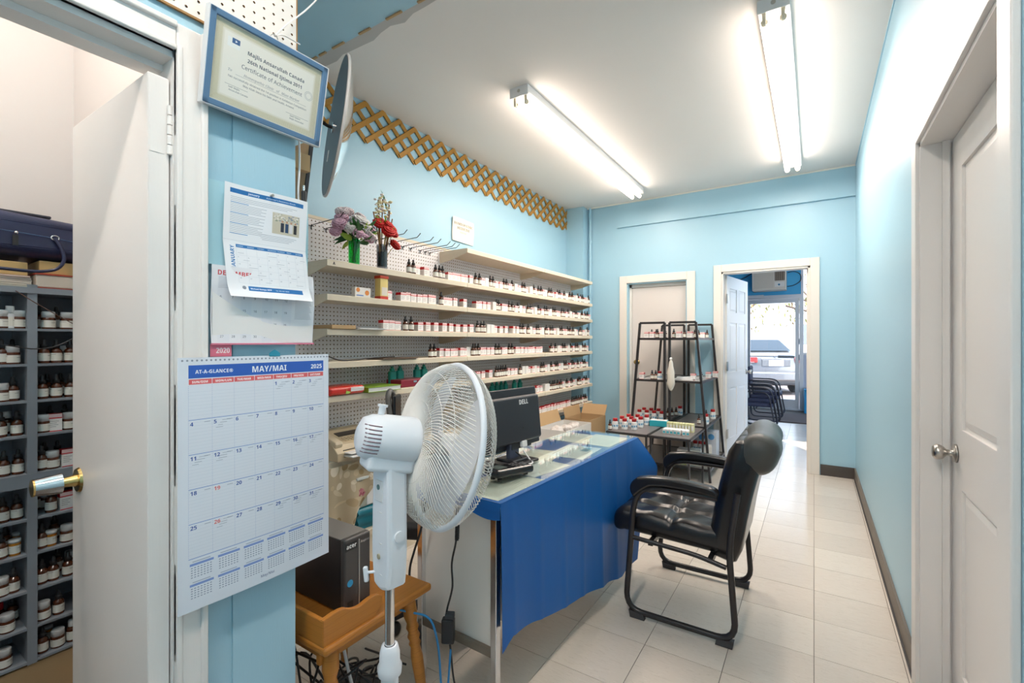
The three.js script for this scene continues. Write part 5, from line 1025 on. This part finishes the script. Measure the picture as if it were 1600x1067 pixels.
  'dddw'.split('').forEach((k, i) => item(k, -1.30 + i * .03, lv[2] + .007, 5.05 + i * .05, `at the rear of wall-side rack low shelf, ${ordinal(i + 1)} along`, 'rack low goods'));
  'dwdw'.split('').forEach((k, i) => item(k, -.93 + (i % 2) * .06, lv[2] + .007, 4.75 + Math.floor(i / 2) * .32 + i * .02, `on the low shelf of doorway-side rack, ${ordinal(i + 1)} back`, 'rack low goods'));
  const tealB = thing('teal_carton', 'teal and white carton lying on the low table by the red-capped bottles', 'carton', [-1.23, .503, 4.46], .1); mesh('carton_body', [rbox(.16, .055, .09, 0, .0275, 0, .003)], std(rgb(.03, .42, .52), .4), tealB); mesh('white_top', [box(.15, .001, .08, 0, .0556, 0)], M.paper, tealB);
  for (let i = 0; i < 9; i++) { const t = thing('sample_vial', `pale yellow sample carton in the row on the low doorway-side table, ${ordinal(i + 1)} along`, 'carton', [-1.10 + i * .026, .503, 4.30], 0, 'yellow cartons on low table'); mesh('carton_body', [rbox(.022, .075, .05, 0, .0375, 0, .002, 1)], std(rgb(.72, .72, .42), .5), t); mesh('front_label', [box(.014, .04, .001, 0, .035, .0255)], M.paper, t); }
  for (let i = 0; i < 7; i++) { const t = thing('ointment_box', `white and teal ointment box in front of the yellow cartons, ${ordinal(i + 1)} along`, 'box', [-1.09 + i * .03, .503, 4.16], i > 4 ? .3 : 0, 'ointment boxes on low table'); mesh('box_body', [rbox(.027, .04, .10, 0, .02, 0, .002, 1)], M.paper, t); mesh('teal_print', [box(.02, .018, .001, 0, .016, .0505)], std(rgb(.08, .45, .55), .5), t); }
  const colors = [[.55, .62, .20], [.75, .72, .62], [.20, .45, .25]];
  [[-1.06, .0, 4.70], [-.95, .0, 4.72], [-.90, .0, 4.95]].forEach(([X, , Z], i) => { const t = thing('tea_carton', ['green and yellow carton on the bottom rack shelf behind the chair arm', 'pale carton on the bottom rack shelf behind the chair arm', 'green carton deeper on the bottom rack shelf'][i], 'carton', [X, lv[3] + .007, Z], .1 * i); mesh('carton_body', [rbox(.10, .15, .12, 0, .075, 0, .003)], plainMat, t); mesh('coloured_panel', [box(.08, .07, .001, 0, .04, .0605), box(.001, .06, .09, .0505, .05, 0)], std(rgb(...colors[i]), .5), t); });
  const big = thing('drug_carton', 'large pale carton with blue prints standing on the bottom rack shelf', 'carton', [-.93, lv[3] + .007, 5.18], 0); mesh('carton_body', [rbox(.20, .26, .16, 0, .13, 0, .004)], std(rgb(.62, .66, .74), .5), big); mesh('blue_spot', [cylZ(.03, .03, .002, -.04, .2, .081, 18), cylZ(.03, .03, .002, .05, .21, .081, 18)], std(rgb(.08, .30, .62), .5), big);
  for (let i = 0; i < 3; i++) wb(-1.01 + i * .05, lv[3] + .007 + .08, 4.98, `white bottle with red cap on bottom rack shelf, ${ordinal(i + 1)} of three`, 'bottom rack bottles');
  single('riser_block', 'low white riser under the three red-capped bottles', 'block', [rbox(.18, .078, .10, 0, .039, 0, .003)], plainMat, [-.96, lv[3] + .007, 4.98], 0);
}
// ---------------------------------------------------------------- front room seen through the doorway
{
  struct('ceiling_front_room', [slab(-2.7, 2.4, 2.9, 3.05, ZB + .1, ZF + .12)], M.ceiling);
  struct('wall_front_left', [slab(-2.7, -2.6, 0, 2.9, ZB + .1, ZF + .12)], M.blueFar);
  struct('wall_front_right', [slab(2.3, 2.4, 0, 2.9, ZB + .1, ZF + .12)], M.blueFar);
  struct('wall_storefront', [slab(-2.6, -1.20, 0, 2.9, ZF, ZF + .12), slab(-1.20, -.185, 2.19, 2.9, ZF, ZF + .12), slab(-.165, 2.3, 2.70, 2.9, ZF, ZF + .12)], M.blueFar);
  struct('wall_sill', [slab(-.165, 2.3, 0, 1.05, ZF, ZF + .12)], paint(rgb(.60, .62, .72), .5));
  struct('window_frame_post', [slab(-.205, -.165, 0, 2.9, ZF - .01, ZF + .12)], M.alu);
  const w1 = struct('window_1', [slab(-.165, 2.3, 1.05, 1.09, ZF + .02, ZF + .08), slab(-.165, 2.3, 2.66, 2.70, ZF + .02, ZF + .08), slab(1.08, 1.12, 1.09, 2.66, ZF + .02, ZF + .08)], M.alu);
  for (const [a, b] of [[-.165, 1.08], [1.12, 2.3]]) mesh('pane', [slab(a, b, 1.09, 2.66, ZF + .045, ZF + .05)], M.pane, w1);
  struct('trim_15', [slab(-1.20, -1.13, 0, 2.19, ZF - .02, ZF + .10), slab(-.23, -.185, 0, 2.19, ZF - .02, ZF + .10), slab(-1.13, -.23, 2.12, 2.19, ZF - .02, ZF + .10), slab(-1.2, -.185, 0, .03, ZF - .04, ZF + .1)], M.alu);
  const d = struct('door_5', [slab(-1.125, -1.06, .03, 2.115, ZF + .01, ZF + .055), slab(-.30, -.235, .03, 2.115, ZF + .01, ZF + .055), slab(-1.06, -.30, 2.04, 2.115, ZF + .01, ZF + .055), slab(-1.06, -.30, .03, .20, ZF + .01, ZF + .055)], M.alu);
  mesh('pane', [slab(-1.06, -.30, .20, 2.04, ZF + .03, ZF + .035)], M.pane, d);
  mesh('push_bar', [slab(-1.06, -.30, 1.005, 1.02, ZF - .03, ZF - .015), slab(-.58, -.33, .985, 1.035, ZF - .045, ZF - .01), slab(-.34, -.31, .985, 1.03, ZF - .04, ZF + .02)], std(rgb(.25, .26, .28), .4), d);
  mesh('closer', [slab(-1.12, -.82, 2.14, 2.20, ZF - .07, ZF - .02)], std(rgb(.55, .55, .56), .4), d);
  mesh('hinge', [cyl(.012, .012, .10, -.228, 1.3, -(ZF - .004), 10), cyl(.012, .012, .10, -.228, 1.0, -(ZF - .004), 10)], M.alu, d);
  single('door_mat', 'dark brown door mat before the glass street door', 'mat', [slab(-1.25, .25, 0, .014, 8.68, 9.72)], std(rgb(.10, .075, .07), .95));
  const ac = thing('air_conditioner', 'beige window air conditioner above the glass street door', 'air conditioner', [-.715, 2.262, ZF - .16], 0);
  mesh('case', [rbox(.56, .375, .34, 0, .1875, 0, .012)], std(rgb(.66, .58, .48), .5), ac);
  const lou = []; for (let i = 0; i < 12; i++) lou.push(box(.33, .006, .006, -.085, .05 + i * .024, .172)); mesh('front_louvres', lou, std(rgb(.50, .42, .33), .6), ac);
  const vent = []; for (let i = 0; i < 5; i++) vent.push(box(.008, .17, .006, .12 + i * .03, .26, .172)); mesh('outlet_back', [box(.16, .18, .003, .18, .26, .171)], std(rgb(.10, .06, .04), .6), ac); mesh('outlet_vanes', vent, std(rgb(.45, .36, .26), .5), ac);
  mesh('control_panel', [box(.16, .09, .003, .18, .10, .171)], std(rgb(.74, .70, .64), .5), ac); mesh('dial', [cylZ(.018, .018, .012, .17, .095, .176, 16)], std(rgb(.03, .18, .30), .4), ac);
  single('power_cable', 'black lead looping beside the air conditioner', 'cable', [tube([W(-.42, 2.60, ZF - .06), W(-.32, 2.62, ZF - .02), W(-.22, 2.56, ZF - .02), W(-.215, 2.44, ZF - .02), W(-.32, 2.36, ZF - .03), W(-.43, 2.34, ZF - .05)], .007, 40, 6)], M.black);
  single('power_cable', 'dark wires strung over the air conditioner', 'cable', [tube([W(-1.3, 2.5, ZF - .03), W(-1.15, 2.56, ZF - .04), W(-1.02, 2.63, ZF - .05), W(-.8, 2.655, ZF - .05), W(-.5, 2.65, ZF - .05)], .009, 40, 6)], M.black);
  single('waste_bin', 'blue plastic bin below the street window', 'bin', [rbox(.30, .42, .25, 0, .21, 0, .02), rbox(.31, .025, .26, 0, .425, 0, .01)], std(rgb(.02, .32, .62), .4), [.0, 0, ZF - .25], 0);
  // stacked waiting-room chairs
  const cush = std(rgb(.03, .035, .075), .7), fr = std(rgb(.02, .02, .03), .35);
  const c0 = thing('stacking_chair', 'dark blue stacking chair, lowest in the waiting-room stack', 'chair', [-.72, 0, 8.0], 0, 'stacked waiting chairs'); c0.scale.setScalar(.84);   // faces +x
  for (const s of [-1, 1]) mesh('side_frame', [pipe([V(-.26, .66, s * .27), V(.12, .66, s * .27), V(.20, .60, s * .27), V(.30, .015, s * .27), V(-.22, .015, s * .27), V(-.24, .44, s * .27), V(-.30, .80, s * .26)], .012, .09, 8)], fr, c0);
  mesh('cross_bar', [bar(V(.0, .38, -.27), V(.0, .38, .27), .02)], fr, c0);
  mesh('seat', [rbox(.46, .075, .48, .03, .43, 0, .035, 4)], cush, c0); mesh('backrest', [rbox(.05, .34, .46, -.26, .74, 0, .022, 3)], cush, c0);
  [['second', .05, .08], ['third', .10, .17], ['topmost', .15, .26]].forEach(([n, dy, dz], i) => copy(c0, `dark blue stacking chair, ${n} in the waiting-room stack`, [-.72 + .03 * (i + 1), dy, 8.0 + dz], 0));
}
// ---------------------------------------------------------------- outside: car park, car, trees, pale building
{
  struct('ground_car_park', [slab(-40, 40, -.20, -.04, ZF + .12, 70)], std(rgb(.32, .26, .24), .9, { bumpMap: at(roller, .5), bumpScale: .004 }));
  struct('pavement_walk', [slab(-12, 12, -.06, -.005, ZF + .12, 11.6)], std(rgb(.45, .40, .38), .9));
  const c = thing('parked_car', 'silver sedan parked outside, its tail towards the glass door', 'car', [-.80, -.04, 13.4], 0); c.rotation.y = 24 * DEG;   // tail at local z = 0, body runs to -z
  const bodyM = phys(rgb(.30, .29, .29), .3, { metalness: .7, clearcoat: 1 });
  const loft = (secs) => { // each section: [z, halfWidth bottom, halfWidth top, y0, y1]
    const ring = (s) => { const [z, a, b, y0, y1] = s, pts = []; for (const [fx, fy] of [[-.86, 0], [-1, .18], [-1, .55], [-.97, .82], [-.86, .97], [-.6, 1], [0, 1.01], [.6, 1], [.86, .97], [.97, .82], [1, .55], [1, .18], [.86, 0]]) pts.push(V(fx * (a + (b - a) * fy), y0 + (y1 - y0) * fy, z)); return pts; };
    const R = secs.map(ring), pos = [], idx = [], n = R[0].length; R.flat().forEach((p) => pos.push(p.x, p.y, p.z));
    for (let j = 0; j + 1 < R.length; j++) for (let i = 0; i < n; i++) { const a = j * n + i, b = j * n + (i + 1) % n; idx.push(a, b, a + n, b, b + n, a + n); }
    for (const j of [0, R.length - 1]) { const cpt = R[j].reduce((s, p) => s.add(p), V(0, 0, 0)).divideScalar(n), k = pos.length / 3; pos.push(cpt.x, cpt.y, cpt.z); for (let i = 0; i < n; i++) { const a = j * n + i, b = j * n + (i + 1) % n; j ? idx.push(a, b, k) : idx.push(b, a, k); } }
    const g = new THREE.BufferGeometry(); g.setAttribute('position', new THREE.Float32BufferAttribute(pos, 3)); g.setAttribute('uv', new THREE.Float32BufferAttribute(new Float32Array(pos.length / 3 * 2), 2)); g.setIndex(idx); return toCreasedNormals(g, .7); };
  mesh('body', [loft([[0, .80, .76, .38, .84], [-.05, .86, .80, .25, .98], [-.20, .89, .82, .22, 1.04], [-.75, .90, .84, .2, 1.05], [-2.6, .90, .86, .2, .98], [-3.6, .89, .82, .2, .95], [-4.4, .84, .76, .24, .78], [-4.6, .74, .68, .35, .68]])], bodyM, c);
  mesh('cabin', [loft([[-.62, .78, .70, 1.0, 1.05], [-1.20, .78, .60, 1.0, 1.39], [-1.7, .79, .60, .98, 1.45], [-2.4, .80, .60, .96, 1.44], [-3.05, .80, .72, .94, 1.02]])], bodyM, c);
  const gl = phys(rgb(.05, .06, .07), .05, { metalness: .2 });
  const q = (pts) => { const g = new THREE.BufferGeometry(); g.setAttribute('position', new THREE.Float32BufferAttribute([0, 1, 2, 0, 2, 3].flatMap((i) => pts[i]), 3)); g.setAttribute('uv', new THREE.BufferAttribute(new Float32Array(12), 2)); g.computeVertexNormals(); return g; };
  mesh('rear_window', [q([[-.60, 1.095, -.64], [.60, 1.095, -.64], [.50, 1.385, -1.15], [-.50, 1.385, -1.15]])], gl, c);
  for (const s of [-1, 1]) {
    mesh('side_window', [q([[s * .775, 1.06, -1.05], [s * .79, 1.05, -2.75], [s * .635, 1.37, -2.30], [s * .64, 1.36, -1.40]])], new THREE.MeshPhysicalMaterial({ color: gl.color, roughness: .05, side: THREE.DoubleSide }), c);
    const tl = mesh('tail_lamp', [rbox(.40, .15, .12, s * .64, .88, .0, .03, 3)], phys(rgb(.60, .03, .02), .12, { clearcoat: 1 }), c); mesh('reversing_lamp', [rbox(.12, .05, .02, s * .58, .84, .048, .008)], M.whiteCap, tl);
    for (const z of [-.85, -3.6]) { const w = mesh('wheel', [cylX(.32, .32, .2, s * .80, .32, z, 28)], M.rubber, c); mesh('wheel_disc', [cylX(.2, .2, .01, s * .905, .32, z, 20)], M.alu, w); }
  }
  mesh('plate_recess', [rbox(.66, .17, .03, 0, .80, .008, .02)], std(rgb(.20, .20, .21), .4), c);
  const pt = canvas(256, 128, (k) => { k.fillStyle = '#e8ebee'; k.fillRect(0, 0, 256, 128); k.fillStyle = '#b9c3d2'; k.font = 'bold 44px sans-serif'; k.fillText('BVLY 148', 28, 80); });
  mesh('number_plate', [place(new THREE.PlaneGeometry(.34, .15), 0, .80, .026)], print(pt), c);
  mesh('bumper', [rbox(1.66, .26, .16, 0, .46, -.01, .07, 4)], bodyM, c); mesh('lower_valance', [rbox(1.45, .10, .1, 0, .30, .02, .03)], M.rubber, c);
  mesh('chrome_strip', [rbox(.7, .025, .015, 0, .905, .008, .005)], M.chrome, c); mesh('boot_emblem', [cylZ(.035, .035, .01, 0, .97, -.01, 18)], M.chrome, c);
  const b = thing('white_building', 'long white building across the car park', 'building', [4, -.04, 52], 0);
  mesh('wall', [box(70, 5.2, 6, 0, 2.6, 0)], std(rgb(.85, .84, .82), .8), b); mesh('roof', [box(71, .4, 6.6, 0, 5.3, 0)], std(rgb(.7, .7, .7), .8), b);
  for (let i = 0; i < 8; i++) { const w = mesh('window', [box(1.1, 1.8, .1, -6 + i * 5.5 - 4, 2.0, 3.02)], std(rgb(.25, .28, .34), .2), b); }
  const bark = std(rgb(.16, .11, .08), .9), lf = [std(rgb(.26, .26, .08), .8, { side: THREE.DoubleSide }), std(rgb(.30, .20, .08), .8, { side: THREE.DoubleSide })];
  const tree = (label, X, Z, h, s) => {
    const t = thing('street_tree', label, 'tree', [X, -.04, Z], rr(0, 6), 'trees over the car park'), lg = leafGeo(.17 * s, .06 * s);
    const br = [tube([V(0, 0, 0), V(.1, h * .3, 0), V(-.05, h * .7, .1)], .16 * s, 10, 8)], spots = [];
    for (let i = 0; i < 16; i++) { const a = i * 2.4, y = h * rr(.35, .7), e = V(Math.cos(a) * rr(1, 2.6) * s, y + rr(.4, 1.8) * s, Math.sin(a) * rr(1, 2.6) * s); br.push(tube([V(0, y, 0), V(e.x * .5, y + .5, e.z * .5), e], .035 * s, 8, 5)); spots.push(e, V(e.x * .7, e.y * .95, e.z * .7)); }
    mesh('trunk', br, bark, t); const leaves = [[], []];
    for (let i = 0; i < 1100; i++) { const e = spots[i % spots.length], g = lg.clone(); g.rotateX(rr(0, 6)); g.rotateY(rr(0, 6)); g.translate(e.x + rr(-.8, .8) * s, e.y + rr(-.7, .7) * s, e.z + rr(-.8, .8) * s); leaves[i % 2].push(g); }
    leaves.forEach((l, i) => { mesh('foliage', l, lf[i], t).userData.kind = 'stuff'; });
  };
  tree('low spreading tree beyond the tail of the parked car', -5.4, 27, 4.2, 1.5); tree('leafy tree seen beside the door post beyond the car', 1.6, 29, 4.4, 1.4); tree('thin tree in front of the long white building', -9, 38, 6, 1.9);
}
renderer.render(scene, camera);
